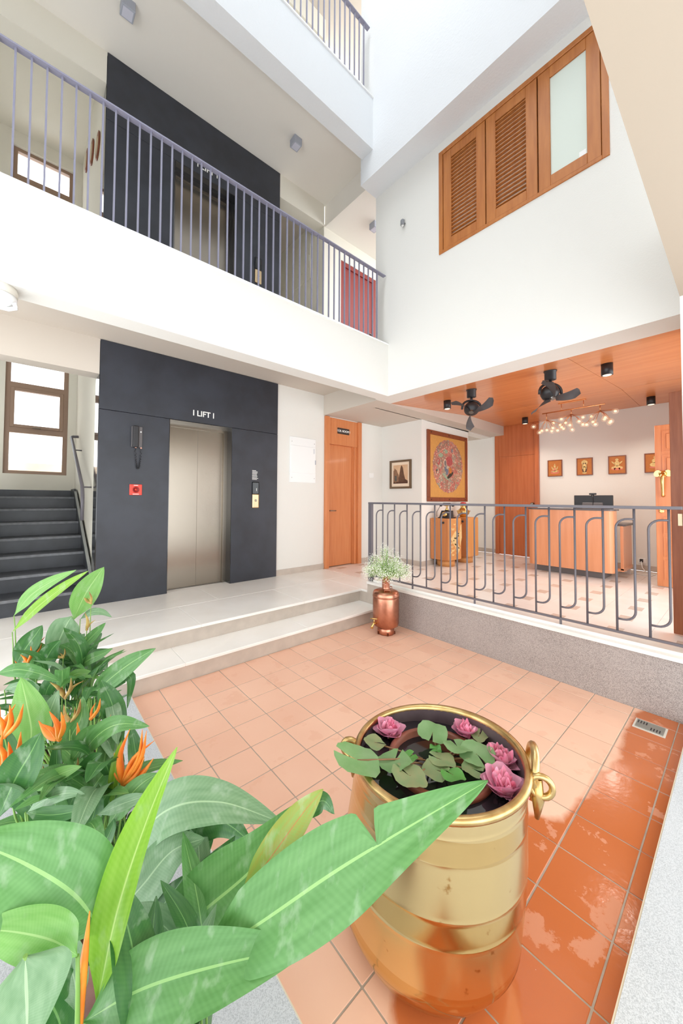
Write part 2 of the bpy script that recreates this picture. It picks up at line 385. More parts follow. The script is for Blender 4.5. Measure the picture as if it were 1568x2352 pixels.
# ------------------------------------------------------------------ upper floors: walls behind the galleries
for k in (1, 2):
    z0 = ST*k
    st('wall_back', cream, (-6.5, -2.71, YL, 1.76, 2.77+z0, 3.14+z0), (-.46, .42, YL, 1.76, 2.77+z0, 3.14+z0))
    st('wall_back', cream, (.42, .81, YL+.01, 1.78, .28+z0, 2.8+z0), (1.71, X3, YL+.01, 1.78, .28+z0, 2.8+z0), (.81, 1.71, YL+.01, 1.78, 2.38+z0, 2.8+z0))
    st('wall_right', cream, (.42, .6, 1.78, 3.2, .28+z0, 3.3+z0))
    st('wall_back', cream, (-.5, .6, 3.1, 3.2, .28+z0, 3.3+z0))
    st('wall_left', cream, (-2.69, -2.45, 1.8, 4.1, .2+z0, 3.38+z0)); st('wall_left', cream, (-.52, -.46, 1.7, 3.2, .28+z0, 3.3+z0))
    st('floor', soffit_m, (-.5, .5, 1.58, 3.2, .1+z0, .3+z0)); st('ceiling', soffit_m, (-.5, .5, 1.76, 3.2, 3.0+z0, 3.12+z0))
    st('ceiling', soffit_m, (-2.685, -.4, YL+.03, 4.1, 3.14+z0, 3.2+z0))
    d = tag(MB().box(.815, 1.705, 1.60, 1.64, .3+z0, 2.375+z0).build('door_1', red_wood), kind='structure')
    MB().box(.815, .88, 1.575, 1.6, .3+z0, 2.375+z0).box(1.64, 1.705, 1.575, 1.6, .3+z0, 2.375+z0).box(.88, 1.64, 1.575, 1.6, 2.3+z0, 2.375+z0).build('door_frame', red_wood, d)
    MB().tube([(1.58, 1.6, 1.3+z0), (1.58, 1.56, 1.3+z0), (1.48, 1.56, 1.3+z0)], .01).build('door_handle', steel_dark, d)
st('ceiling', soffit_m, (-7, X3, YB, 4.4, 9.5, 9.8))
# stairwell walls: back wall with window openings, left wall
WX0, WX1 = -3.565, -2.80
for k in (0, 1, 2):
    z0 = ST*k; a, c = 1.775+z0, 3.56+z0
    lo = (0 if k == 0 else 3.56-ST)+z0
    st('wall_back', cream, (-5.2, WX0, 4.093, 4.3, lo, c), (WX1, -2.45, 4.093, 4.3, lo, c), (WX0, WX1, 4.093, 4.3, lo, a))
    wn = thing('window_1', None, None, (0,0,0), kind='structure'); wn.name = 'window_1'
    f = MB(); y0, y1 = 4.14, 4.20
    f.box(WX0, WX0+.06, y0, y1, a, c).box(WX1-.06, WX1, y0, y1, a, c).box(WX0+.06, WX1-.06, y0, y1, a, a+.05).box(WX0+.06, WX1-.06, y0, y1, c-.05, c)
    f.box(WX0+.06, WX1-.06, y0, y1, a+.62, a+.70).box(WX0+.06, WX1-.06, y0, y1, a+1.30, a+1.38); part(f, 'window_frame', alu_brown, wn)
    g = MB(); g.box(WX0+.0605, WX0+.11, y0-.015, y1-.01, a+.70, a+1.30, b=.004).box(WX1-.11, WX1-.0605, y0-.015, y1-.01, a+.70, a+1.30, b=.004).box(WX0+.11, WX1-.11, y0-.015, y1, a+.70, a+.745, b=.004).box(WX0+.11, WX1-.11, y0-.015, y1, a+1.255, a+1.30, b=.004); part(g, 'sash', alu_brown, wn)
    part(MB().box(-3.24, -3.14, y0-.045, y0-.012, a+.70, a+.716, b=.003), 'sash_handle', steel, wn)
    for p0, p1 in ((.05, .62), (.745, 1.255), (1.38, c-a-.05)): part(MB().box(WX0+.06, WX1-.06, 4.168, 4.172, a+p0, a+p1), 'pane', glass, wn)
st('wall_left', plaster, (-5.3, -5.2, 1.6, 4.3, 0, 9.5))
st('ceiling', cream, (-5.2, -2.45, 1.76, 4.3, 6.95, 7.05))
st('wall_left', mat('bright_white_plaster', (244, 244, 244), .8), (-3.75, -3.625, 1.77, 3.45, .3, 2.7))
st('wall_back', mat('far_warm_wall', (214, 196, 176), .9, rgb2=(196, 172, 150), vscale=1.2), (-12, 2, 7.5, 7.7, -1, 2.2))     # boundary wall seen through the stair window

# ------------------------------------------------------------------ staircase
sc = thing('staircase', 'black stone staircase of seven steps climbing to a landing below the window', 'staircase', (-3.2, 1.58, .3))
r, td, sy = .162, .32, 1.578
for i in range(7):
    y0 = sy+td*i; z1 = .3+r*(i+1); yend = y0+td+.02 if i < 6 else 4.09
    part(MB().box(-3.62, -2.74, y0+.012, y0+.03, z1-r, z1-.028), 'riser', stair_stone, sc)
    part(MB().box(-3.62 if i < 6 else -5.19, -2.74, y0, yend, z1-.028, z1, b=.003), 'tread', stair_stone, sc)
    part(MB().box(-3.62, -2.741, y0-.0015, y0+.004, z1-.027, z1-.001), 'nosing', stair_edge, sc)
sk = [(-2.745, sy, .3)]
sk = [(-2.74, sy, .3), (-2.74, sy, .3+r+.06), (-2.74, sy+td*6, .3+7*r+.06), (-2.74, sy+td*6+.1, .3+7*r+.12), (-2.74, 4.07, .3+7*r+.12), (-2.74, 4.07, .3)]
part(MB().prism(sk, (.026, 0, 0)), 'skirting', stair_stone, sc)
part(MB().prism([(-2.742, sy, .3+r+.06), (-2.742, sy, .3+r+.082), (-2.742, sy+td*6, .3+7*r+.082), (-2.742, sy+td*6, .3+7*r+.06)], (.028, 0, 0)), 'skirting_edge', mat('honed_edge', (150, 152, 150), .5), sc)
part(MB().box(-5.19, -2.74, 4.075, 4.092, .3+7*r, .3+7*r+.1), 'skirting', stair_stone, sc)
hr = thing('handrail', 'slim grey pipe handrail on the cream wall beside the stair', 'handrail', (-2.69, 2.2, 1.1))
def hz(y): return .3+r+(y-sy)/td*r+.86
xh = -2.79
yb = 1.98
part(MB().tube([(xh, yb, hz(yb)-.36), (xh, yb, hz(yb)-.1), (xh, yb+.03, hz(yb)-.03), (xh, yb+.08, hz(yb+.08)), (xh, 3.55, hz(3.55)), (xh+.02, 3.56, hz(3.55)+.01), (-2.70, 3.56, hz(3.55)+.015)], .019, 10), 'rail', iron, hr)
for y in (2.12, 3.2): part(MB().tube([(xh, y, hz(y)-.01), (xh+.02, y, hz(y)-.05), (-2.691, y, hz(y)-.05)], .009), 'bracket', iron, hr)

# ------------------------------------------------------------------ lifts
def lift(z0, label):
    e = thing('elevator', label, 'elevator', (-1.58, YL, .3+z0))
    zj, zt = 2.372+z0, 3.118+z0; zb = .3+z0; t0, t1 = 1.551, 1.80
    j = .003
    part(MB().box(-2.705, -1.985, t0, t1, zb, zj-j, b=.002), 'cladding_panel', black_stone, e)
    part(MB().box(-1.176, -.46, t0, t1, zb, zj-j, b=.002), 'cladding_panel', black_stone, e)
    part(MB().box(-2.705, -.46, t0, t1, zj+.001, zt, b=.002), 'cladding_panel', black_stone, e)
    part(MB().box(-2.712, -2.7051, t0+.005, t1, zb, zt-.38), 'side_cladding', black_polished, e)
    part(MB().box(-1.985, -1.978, 1.556, 1.70, zb, zj).box(-1.183, -1.176, 1.556, 1.70, zb, zj).box(-1.978, -1.183, 1.556, 1.70, zj-.007, zj), 'reveal', black_polished, e)
    part(MB().box(-1.978, -1.925, 1.69, 1.75, zb, zj-.007).box(-1.236, -1.183, 1.69, 1.75, zb, zj-.007).box(-1.925, -1.236, 1.69, 1.75, zj-.06, zj-.007), 'door_frame', steel_dark if z0 else steel, e)
    xm = -1.58
    part(MB().box(-1.925, xm-.0015, 1.715, 1.74, zb+.006, zj-.06), 'door_leaf', steel, e)
    part(MB().box(xm+.0015, -1.236, 1.715, 1.74, zb+.006, zj-.06), 'door_leaf', steel, e)
    part(MB().box(-1.978, -1.183, 1.69, 1.76, zb-.001, zb+.004), 'sill', steel_dark, e)
    part(MB().box(-1.978, -1.183, 1.6, 1.69, zb-.02, zb), 'threshold', marble, e)
    text('I LIFT I', .098, white_ink, e, (-1.572, 1.549, 2.485+z0), (1,0,0), (0,0,1))
    return e
lift(0, 'ground-floor lift with brushed steel doors in a black granite surround')
lift(ST, 'first-floor lift in black granite behind the gallery railing')
# controls on the ground-floor surround
def call_panel(z0, label):
    e = thing('call_panel', label, 'call button', (-.82, 1.551, 1.3+z0))
    part(MB().box(-.872, -.768, 1.535, 1.551, 1.295+z0, 1.49+z0, b=.012, seg=2), 'lower_plate', mat('champagne_metal', (214, 190, 152), .3, metal=.8), e)
    part(MB().box(-.872, -.768, 1.534, 1.551, 1.485+z0, 1.66+z0, b=.012, seg=2), 'display', mat('glossy_black', (20, 20, 22), .08), e)
    part(MB().lathe([(.016, 0), (.016, -.006), (.012, -.008)], (-.82, 1.535, 1.40+z0), 16, 'Y'), 'button', steel, e)
    part(MB().box(-.815, -.808, 1.532, 1.535, 1.53+z0, 1.57+z0), 'indicator', white_ink, e)
    return e
call_panel(0, 'slim call panel with black display right of the ground-floor lift door')
call_panel(ST, 'call panel right of the first-floor lift door, behind the railing')
nt_ = thing('lift_notice', 'small block of white printed lines on black granite above the call panel', 'notice', (-.82, 1.551, 1.69))
for i in range(9):
    wl = random.uniform(.07, .1) if i else .06
    part(MB().box(-.872, -.872+wl, 1.5495, 1.551, 1.815-.0155*i, 1.821-.0155*i), 'printed_line', white_ink, nt_)
ph = thing('intercom_phone', 'dark grey intercom handset with coiled cord on the black granite', 'intercom', (-2.34, 1.551, 2.0))
part(MB().box(-2.395, -2.285, 1.52, 1.551, 1.99, 2.225, b=.008, seg=2), 'base', dark_gr, ph)
part(MB().box(-2.39, -2.325, 1.488, 1.522, 1.985, 2.23, b=.012, seg=2), 'handset', black_pl, ph)
part(MB().lathe([(.008, 0), (.008, -.005)], (-2.303, 1.52, 2.165), 10, 'Y'), 'button', white_pl, ph)
pts = []
for i in range(121):
    t = i/120; a = t*PI; px_ = -2.352+.058*t; pz = 1.985-.235*math.sin(a)**.6
    pts.append((px_+.007*math.cos(i*1.3), 1.53+.007*math.sin(i*1.3), pz))
part(MB().tube(pts, .003, 5), 'coiled_cord', black_pl, ph)
part(MB().ball((-2.352, 1.515, 1.99), .012).ball((-2.297, 1.52, 1.985), .01), 'cord_plug', mat('salmon_plug', (226, 170, 150), .5), ph)
rs = thing('fire_switch', 'square red fire switch plate under the intercom phone', 'switch', (-2.338, 1.551, 1.45))
part(MB().box(-2.402, -2.274, 1.538, 1.551, 1.455, 1.575, b=.004), 'plate', red_pl, rs)
part(MB().lathe([(.034, 0), (.034, -.006), (.026, -.006), (.024, -.001), (.0, -.001)], (-2.338, 1.538, 1.515), 24, 'Y'), 'recess', mat('deep_red', (150, 30, 26), .5), rs)
part(MB().ball((-2.34, 1.533, 1.517), .01), 'toggle', red_pl, rs)
part(MB().box(-2.36, -2.316, 1.5365, 1.538, 1.561, 1.567).box(-2.37, -2.306, 1.5365, 1.538, 1.463, 1.469), 'printed_line', white_ink, rs)
# distribution box, switch
db = thing('distribution_box', 'white flush metal distribution box between the black granite and the orange door', 'cabinet', (0, YL+.01, 1.68))
part(MB().box(-.236, .264, 1.553, 1.571, 1.68, 2.375, b=.003), 'back_plate', white_steel, db)
part(MB().box(-.232, .255, 1.543, 1.553, 1.822, 2.243, b=.003), 'door', white_steel, db)
for x in (-.2, .235):
    for z in (2.30, 1.75): part(MB().lathe([(.005, 0), (.005, -.003)], (x, 1.553, z), 8, 'Y'), 'screw', steel_dark, db)
part(MB().box(.215, .222, 1.540, 1.543, 2.14, 2.22).box(.24, .262, 1.541, 1.553, 1.97, 2.04, b=.003), 'latch', grey_box, db)
sw = thing('light_switch', 'small white switch plate on the wall right of the E.B. room door', 'switch', (1.59, YL+.01, 1.8))
part(MB().box(1.53, 1.65, 1.560, 1.571, 1.825, 1.91, b=.003), 'plate', white_pl, sw); part(MB().box(1.575, 1.605, 1.556, 1.560, 1.85, 1.885, b=.002), 'rocker', white_pl, sw)
# E.B. room door
eb = thing('door_1', None, None, (0,0,0), kind='structure'); eb.name = 'door_1'
part(MB().box(.455, .54, 1.53, 1.70, .30, 2.79, b=.003).box(1.135, 1.155, 1.60, 1.70, .3, 2.79).box(1.215, 1.30, 1.53, 1.70, .30, 2.79, b=.003).box(1.155, 1.215, 1.57, 1.70, .30, 2.79, b=.003), 'door_frame', wood, eb)
part(MB().box(.54, 1.215, 1.56, 1.70, 2.345, 2.785, b=.002), 'over_panel', wood, eb)
part(MB().box(.54, 1.135, 1.62, 1.66, .306, 2.345, b=.002), 'door_leaf', wood, eb)
part(MB().tube([(.59, 1.62, 1.235), (.59, 1.565, 1.235), (.60, 1.555, 1.235), (.71, 1.555, 1.235)], .009).lathe([(.024, 0), (.024, -.008)], (.59, 1.62, 1.235), 16, 'Y'), 'door_handle', steel, eb)
part(MB().lathe([(.016, 0), (.016, -.01)], (.585, 1.62, 1.14), 14, 'Y').box(.575, .60, 1.60, 1.612, 1.02, 1.13, b=.003), 'key_tag', white_pl, eb)
sg = part(MB().box(.735, 1.005, 1.548, 1.56, 2.535, 2.635, b=.002), 'sign_plate', mat('sign_brown', (52, 40, 36), .5), eb)
tx = text('I E.B. ROOM I', .052, white_ink, sg, (.87, 1.547, 2.583), (1,0,0), (0,0,1))

# ------------------------------------------------------------------ gallery railings
def railing(k, xr, ph_, n, label):
    z0 = ST*k; y = .255; zb = .325+z0; zt = 1.262+z0
    e = thing('balcony_railing', label, 'railing', (-2, y, zb))
    part(MB().box(-5.6, xr, y-.025, y+.025, zt-.012, zt, b=.002), 'top_rail', lilac, e)
    first = None
    for i in range(n):
        x = ph_-.0845*i
        if x < -5.5: break
        if first is None:
            first = MB().box(-.006, .006, -.008, .008, zb, zt-.012).build('baluster', lilac, e); first.matrix_parent_inverse = Matrix.Translation(-e.location); first.location = (x, y, 0)
        else:
            c = first.copy(); COL.objects.link(c); c.location = (x, y, 0)
    return e
railing(1, .385, .231, 70, 'lilac-grey bar railing along the first-floor gallery before the lift')
railing(2, .055, -.037, 66, 'lilac-grey bar railing of the second-floor gallery at the top of the picture')

# ------------------------------------------------------------------ reception railing
e = thing('courtyard_railing', 'grey iron railing of looped bars standing on the marble sill before the reception', 'railing', (.06, -1.1, .42))
zt, zbq = 1.39, .478
part(MB().box(.035, .085, -2.53, .222, zt-.022, zt, b=.002), 'top_rail', iron, e)
part(MB().box(.05, .07, -2.53, .20, zbq-.008, zbq+.008), 'bottom_rail', iron, e)
part(MB().box(.04, .08, .174, .222, .412, zt-.022), 'post', iron, e)
part(MB().box(.05, .07, .15, .168, .412, zbq-.008), 'foot', iron, e)
for i in (3, 7, 11): part(MB().box(.053, .067, .106-.1764*i-.007, .106-.1764*i+.007, .43, zbq-.006), 'foot', iron, e)
yl, yr, R_ = .106, .004, .068
c1 = [(0, yl, zbq), (0, yl, 1.295-R_)] + [(0, yl-R_+R_*math.cos(a), 1.295-R_+R_*math.sin(a)) for a in [PI/2*k/6 for k in range(1, 7)]] + [(0, yr, 1.295)]
c2 = [(0, yr, zt-.022), (0, yr, .572+R_)] + [(0, yr+R_-R_*math.cos(a), .572+R_-R_*math.sin(a)) for a in [PI/2*k/6 for k in range(1, 7)]] + [(0, yl, .572)]
f1 = MB().tube(c1, .0075).build('looped_bar', iron, e); f2 = MB().tube(c2, .0075).build('looped_bar', iron, e)
for f in (f1, f2): f.matrix_parent_inverse = Matrix.Translation(-e.location); f.location = (.06, 0, 0)
for i in range(1, 15):
    for f in (f1, f2):
        c = f.copy(); COL.objects.link(c); c.location = (.06, -.1764*i, 0)

# ------------------------------------------------------------------ shutter window
wn = thing('window_2', None, None, (0,0,0), kind='structure'); wn.name = 'window_2'
x0, x1 = XW-.012, XW+.08
part(MB().box(x0, x1, WY0, WY0+.05, WZ0, WZ1, b=.003).box(x0, x1, WY1-.05, WY1, WZ0, WZ1, b=.003).box(x0, x1, WY0+.05, WY1-.05, WZ0, WZ0+.035, b=.003).box(x0, x1, WY0+.05, WY1-.05, WZ1-.05, WZ1, b=.003), 'window_frame', teak, wn)
za, zb = WZ0+.038, WZ1-.053
divs = [(-1.098, -.606), (-1.592, -1.104), (-2.075, -1.598)]
for n_, (a, c) in enumerate(divs):
    sw_ = .1; rz = .1
    nm = 'shutter' if n_ < 2 else 'glazed_sash'
    s_ = part(MB().box(XW-.004, XW+.04, a+.002, a+sw_, za, zb, b=.003).box(XW-.004, XW+.04, c-sw_, c-.002, za, zb, b=.003).box(XW-.004, XW+.04, a+sw_, c-sw_, za, za+rz, b=.003).box(XW-.004, XW+.04, a+sw_, c-sw_, zb-rz, zb, b=.003), nm, teak, wn)
    if n_ < 2:
        q0, q1 = za+rz, zb-rz; ns = 21; base = None
        for i in range(ns):
            z = q0+(i+.5)*(q1-q0)/ns
            if base is None:
                base = MB().prism([(XW+.003, 0, .006), (XW+.003, 0, -.002), (XW+.033, 0, -.004), (XW+.033, 0, .003)], (0, c-a-2*sw_, 0)).build('slat', teak, s_); base.location = (0, a+sw_, z)
            else:
                d = base.copy(); COL.objects.link(d); d.location = (0, a+sw_, z)
    else:
        MB().box(XW+.012, XW+.018, a+sw_, c-sw_, za+rz, zb-rz).build('pane', frost, s_)
        MB().box(XW+.0105, XW+.012, a+sw_+.01, a+sw_+.06, za+rz+.008, za+rz+.055).build('sticker', white_pl, s_)
st('wall_right', plaster, (XW+.06, XW+.08, WY0+.06, WY1-.06, WZ0+.04, WZ1-.06))  # white backing added close behind the slats to brighten their gaps
# wall spot
e = thing('wall_spotlight', 'tiny grey spotlight on the white wall left of the shutters', 'spotlight', (XW, -.06, 4.97))
part(MB().tube([(XW, -.06, 4.985), (XW-.03, -.06, 4.985)], .01), 'bracket', steel_dark, e)
part(MB().lathe([(.012, .045), (.026, .03), (.026, -.03), (.02, -.034)], (XW-.045, -.06, 4.975), 16), 'housing', mat('grey_paint', (132, 134, 138), .4), e)
part(MB().lathe([(.018, 0), (.012, -.008)], (XW-.045, -.06, 4.941), 12), 'lens', white_pl, e)
# square gallery lights
for (x, y, z, lab) in ((-2.62, 1.0, 3.123+ST, 'square grey ceiling light over the stair end of the first-floor gallery'), (-.57, 1.0, 3.123+ST, 'square grey ceiling light over the middle of the first-floor gallery'), (1.02, 1.0, 2.77+ST, 'square grey ceiling light beside the corner of the white wall')):
    e = thing('ceiling_light', lab, 'light', (x, y, z))
    part(MB().box(x-.06, x+.06, y-.06, y+.06, z-.1, z, b=.004), 'housing', grey_box, e)
    part(MB().box(x-.045, x+.045, y-.045, y+.045, z-.103, z-.1), 'diffuser', mat('lamp_diffuser', (206, 207, 220), .4), e)
e = thing('bulkhead_light', 'round white bulkhead light under the gallery edge above the stair', 'light', (-3.46, .3, 2.803))
part(MB().lathe([(.105, 0), (.11, -.02), (.108, -.05), (.1, -.055)], (-3.46, .3, 2.803), 28), 'base', mat('ivory_plastic', (222, 218, 206), .4), e)
part(MB().lathe([(.104, 0), (.106, -.025), (.09, -.05), (.05, -.07), (0, -.075)], (-3.46, .3, 2.748), 28), 'lens', white_pl, e)
part(MB().tube([(-3.37, .24, 2.70), (-3.36, .26, 2.675), (-3.40, .29, 2.668), (-3.45, .3, 2.672)], .014), 'guard', white_pl, e)
# gallery plaques and box by the stair wall
for i, (y, z) in enumerate(((3.45, 6.52), (2.82, 6.16), (2.25, 5.80))):
    e = thing('wall_plaque', ('topmost' if i == 0 else 'middle' if i == 1 else 'lowest')+' of three round brown plaques stepping up the first-floor stair wall', 'plaque', (-2.69, y, z))
    part(MB().lathe([(.15, 0), (.155, -.015), (.13, -.02)], (-2.69, y, z), 28, 'X'), 'rim', brown_wood, e)
    part(MB().lathe([(.13, -.016), (.06, -.024), (0, -.025)], (-2.69, y, z), 28, 'X'), 'face', mat('plaque_face', (202, 184, 150), .5), e)
e = thing('meter_box', 'cream panelled meter box on the side wall behind the first-floor railing', 'cabinet', (.42, 2.15, 5.2))
part(MB().box(.405, .42, 1.91, 2.38, 5.24, 6.0, b=.003), 'back_plate', cream, e); part(MB().box(.396, .405, 1.915, 2.375, 5.42, 5.85, b=.003), 'door', cream, e); part(MB().box(.39, .396, 1.93, 1.945, 5.55, 5.65), 'latch', white_pl, e)

# ------------------------------------------------------------------ reception: back door, pictures
dr = thing('door_2', None, None, (0,0,0), kind='structure'); dr.name = 'door_2'
part(MB().box(X3-.03, X3, .53, .612, .30, 2.985, b=.003).box(X3-.06, X3, -.235, -.165, .30, 2.985, b=.003), 'door_frame', wood_door, dr)
part(MB().box(X3-.022, X3, -.165, .53, 2.345, 2.985, b=.002), 'over_panel', wood_door, dr)
part(MB().box(X3-.012, X3, -.165, .53, .3, 2.3445, b=.002), 'door_leaf', wood_door, dr)
part(MB().lathe([(.03, 0), (.03, -.012), (.018, -.014), (.018, -.04), (.03, -.05), (.022, -.06)], (X3-.012, -.11, 1.36), 18, 'X'), 'door_handle', steel, dr)
# thangka style painting
pa = thing('framed_painting', 'large ochre framed painting with an oval of many small figures on the column', 'painting', (2.71, .70, 1.40))
PX0, PX1, PZ0, PZ1 = 2.035, 3.39, 1.398, 2.65
fr = MB(); t = .075
fr.box(PX0, PX1, .668, .70, PZ0, PZ0+t, b=.004).box(PX0, PX1, .668, .70, PZ1-t, PZ1, b=.004).box(PX0, PX0+t, .668, .70, PZ0+t, PZ1-t, b=.004).box(PX1-t, PX1, .668, .70, PZ0+t, PZ1-t, b=.004); part(fr, 'frame', brown_wood, pa)
for zz in (PZ0+t/2, PZ1-t/2):
    for xx in (PX0+.1, (PX0+PX1)/2, PX1-.1): part(MB().lathe([(.013, 0), (.009, -.008)], (xx, .668, zz), 10, 'Y'), 'stud', mat('stud_dark', (70, 44, 30), .4), pa)
part(MB().box(PX0+t, PX1-t, .686, .70, PZ0+t, PZ1-t), 'canvas', mat('ochre_cloth', (206, 152, 80), .7, var=.1, vscale=40), pa)
def thangka():
    m = mat('painted_crowd', (180, 120, 100), .7); nt = m.node_tree; N = nt.nodes; L = nt.links; b = N['Principled BSDF']; tc = N.new('ShaderNodeTexCoord')
    v = N.new('ShaderNodeTexVoronoi'); v.inputs['Scale'].default_value = 42; L.new(tc.outputs['Object'], v.inputs['Vector'])
    v2 = N.new('ShaderNodeTexVoronoi'); v2.inputs['Scale'].default_value = 7; L.new(tc.outputs['Object'], v2.inputs['Vector'])
    sp = N.new('ShaderNodeSeparateColor'); L.new(v.outputs['Color'], sp.inputs[0]); sp2 = N.new('ShaderNodeSeparateColor'); L.new(v2.outputs['Color'], sp2.inputs[0])
    def ramp(cols):
        rp = N.new('ShaderNodeValToRGB'); rp.color_ramp.interpolation = 'CONSTANT'; el = rp.color_ramp.elements
        for i, c in enumerate(cols):
            q = el[i] if i < 2 else el.new(i/len(cols)); q.position = i/len(cols); q.color = (*lin(c), 1)
        return rp
    a = ramp([(178,104,92), (150,120,96), (196,128,108), (128,104,88), (224,196,164), (146,142,130), (186,90,84)]); L.new(sp.outputs[0], a.inputs[0])
    c = ramp([(176,92,84), (166,142,116), (150,158,138), (186,120,104), (140,112,96)]); L.new(sp2.outputs[1], c.inputs[0])
    mx = N.new('ShaderNodeMixRGB'); mx.inputs[0].default_value = .45; L.new(a.outputs[0], mx.inputs[1]); L.new(c.outputs[0], mx.inputs[2]); L.new(mx.outputs[0], b.inputs['Base Color']); return m
ov = []; cxp, czp = (PX0+PX1)/2, (PZ0+PZ1)/2+.02; rx, rz = .50, .475
for k in range(120):
    a = 2*PI*k/120; q = 1+.035*abs(math.sin(a*11))
    ov.append((cxp+rx*q*math.cos(a), .684, czp+rz*q*math.sin(a)))
part(MB().prism(ov, (0, .0018, 0)), 'painted_oval', thangka(), pa)
O = (cxp, .6835, czp); UX, UZ, D = (1,0,0), (0,0,1), (0,-.0015,0)
def motif(shapes, name, col):
    for s_ in shapes:
        q = MB(); q.ell(O, UX, UZ, D, *s_)
        part(q, name, mat('paint_'+name, col, .7, var=.35, vscale=45), pa)
motif([(.03, .1, .11, .09), (-.33, .07, .05, .06)], 'crimson_cloud', (182, 88, 86))
motif([(-.1, .27, .08, .04), (-.26, .19, .08, .04), (-.1, -.19, .12, .03, 16, -.5)], 'green_cloud', (160, 178, 150))
O = (cxp, .682, czp)
motif([(-.1, .0, .035, .1), (-.05, -.1, .04, .06), (.13, .3, .03, .04)], 'blue_figure', (112, 124, 140))
motif([(.06, -.16, .12, .035, 16, .5), (-.36, -.1, .05, .05)], 'dark_boat', (66, 58, 46))
O = (cxp, .6805, czp)
motif([(.06, -.07, .045, .06, 16, .4)], 'orange_rock', (200, 124, 52))
ring = []
hal = []
for a in range(14):
    t_ = 2*PI*a/14+.22; j_ = 1+.12*math.sin(a*2.7); hal.append((.38*j_*math.cos(t_), .36*j_*math.sin(t_), .018, .03))
motif(hal+[(-.12, .06, .05, .07), (-.36, -.1, .03, .05)], 'halo', (234, 214, 184))
O = (cxp, .679, czp)
motif([(a, c, .010, .02) for a, c, *_ in hal]+[(-.115, .055, .034, .055)], 'haloed_figure', (120, 110, 112))
motif([(a, c-.034, .024, .009) for a, c, *_ in hal], 'lotus_seat', (214, 130, 116))
# temple photograph
te = thing('framed_photograph', 'small sepia photograph of temple towers in a dark frame on the corridor wall', 'picture', (1.894, 1.13, 1.62))
xf = 1.894; ya, yb2, z1_, z2_ = 1.365, .90, 1.625, 2.135; t = .035
part(MB().box(xf-.03, xf, yb2, ya, z1_, z1_+t).box(xf-.03, xf, yb2, ya, z2_-t, z2_).box(xf-.03, xf, ya-t, ya, z1_+t, z2_-t).box(xf-.03, xf, yb2, yb2+t, z1_+t, z2_-t), 'frame', mat('umber_frame', (104, 84, 62), .5), te)
part(MB().box(xf-.012, xf, yb2+t, ya-t, z1_+t, z2_-t), 'mount', mat('cream_mount', (238, 220, 196), .7), te)
part(MB().box(xf-.0135, xf-.012, yb2+.075, ya-.075, z1_+.09, z2_-.085), 'print', mat('sepia_sky', (222, 190, 156), .7, rgb2=(206, 168, 132), vscale=4), te)
def tp(pts, name, col, dx):
    W0, H0 = .315, .335
    part(MB().prism([(xf-.0135-dx, ya-.075-u*W0, z1_+.09+v*H0) for u, v in pts], (.0005, 0, 0)), name, mat('sepia_'+name, col, .7, var=.35, vscale=70), te)
tp([(.36,.12),(.42,.45),(.5,.82),(.54,.93),(.58,.97),(.62,.93),(.68,.82),(.74,.5),(.84,.2),(.84,.05),(.36,.05)], 'tall_tower', (112, 78, 56), .0015)
tp([(0,.05),(0,.7),(.06,.72),(.09,.85),(.13,.8),(.24,.72),(.3,.58),(.38,.46),(.4,.25),(.46,.05)], 'near_tower', (150, 112, 84), .001)
tp([(.1,.14),(.1,.42),(.24,.42),(.24,.14)], 'doorway', (92, 94, 88), .002)
tp([(0,0),(0,.06),(.08,.1),(.16,.05),(.25,.1),(.4,.08),(.55,.16),(.62,.08),(.75,.2),(.85,.22),(1,.14),(1,0)], 'crowd', (96, 62, 44), .0025)
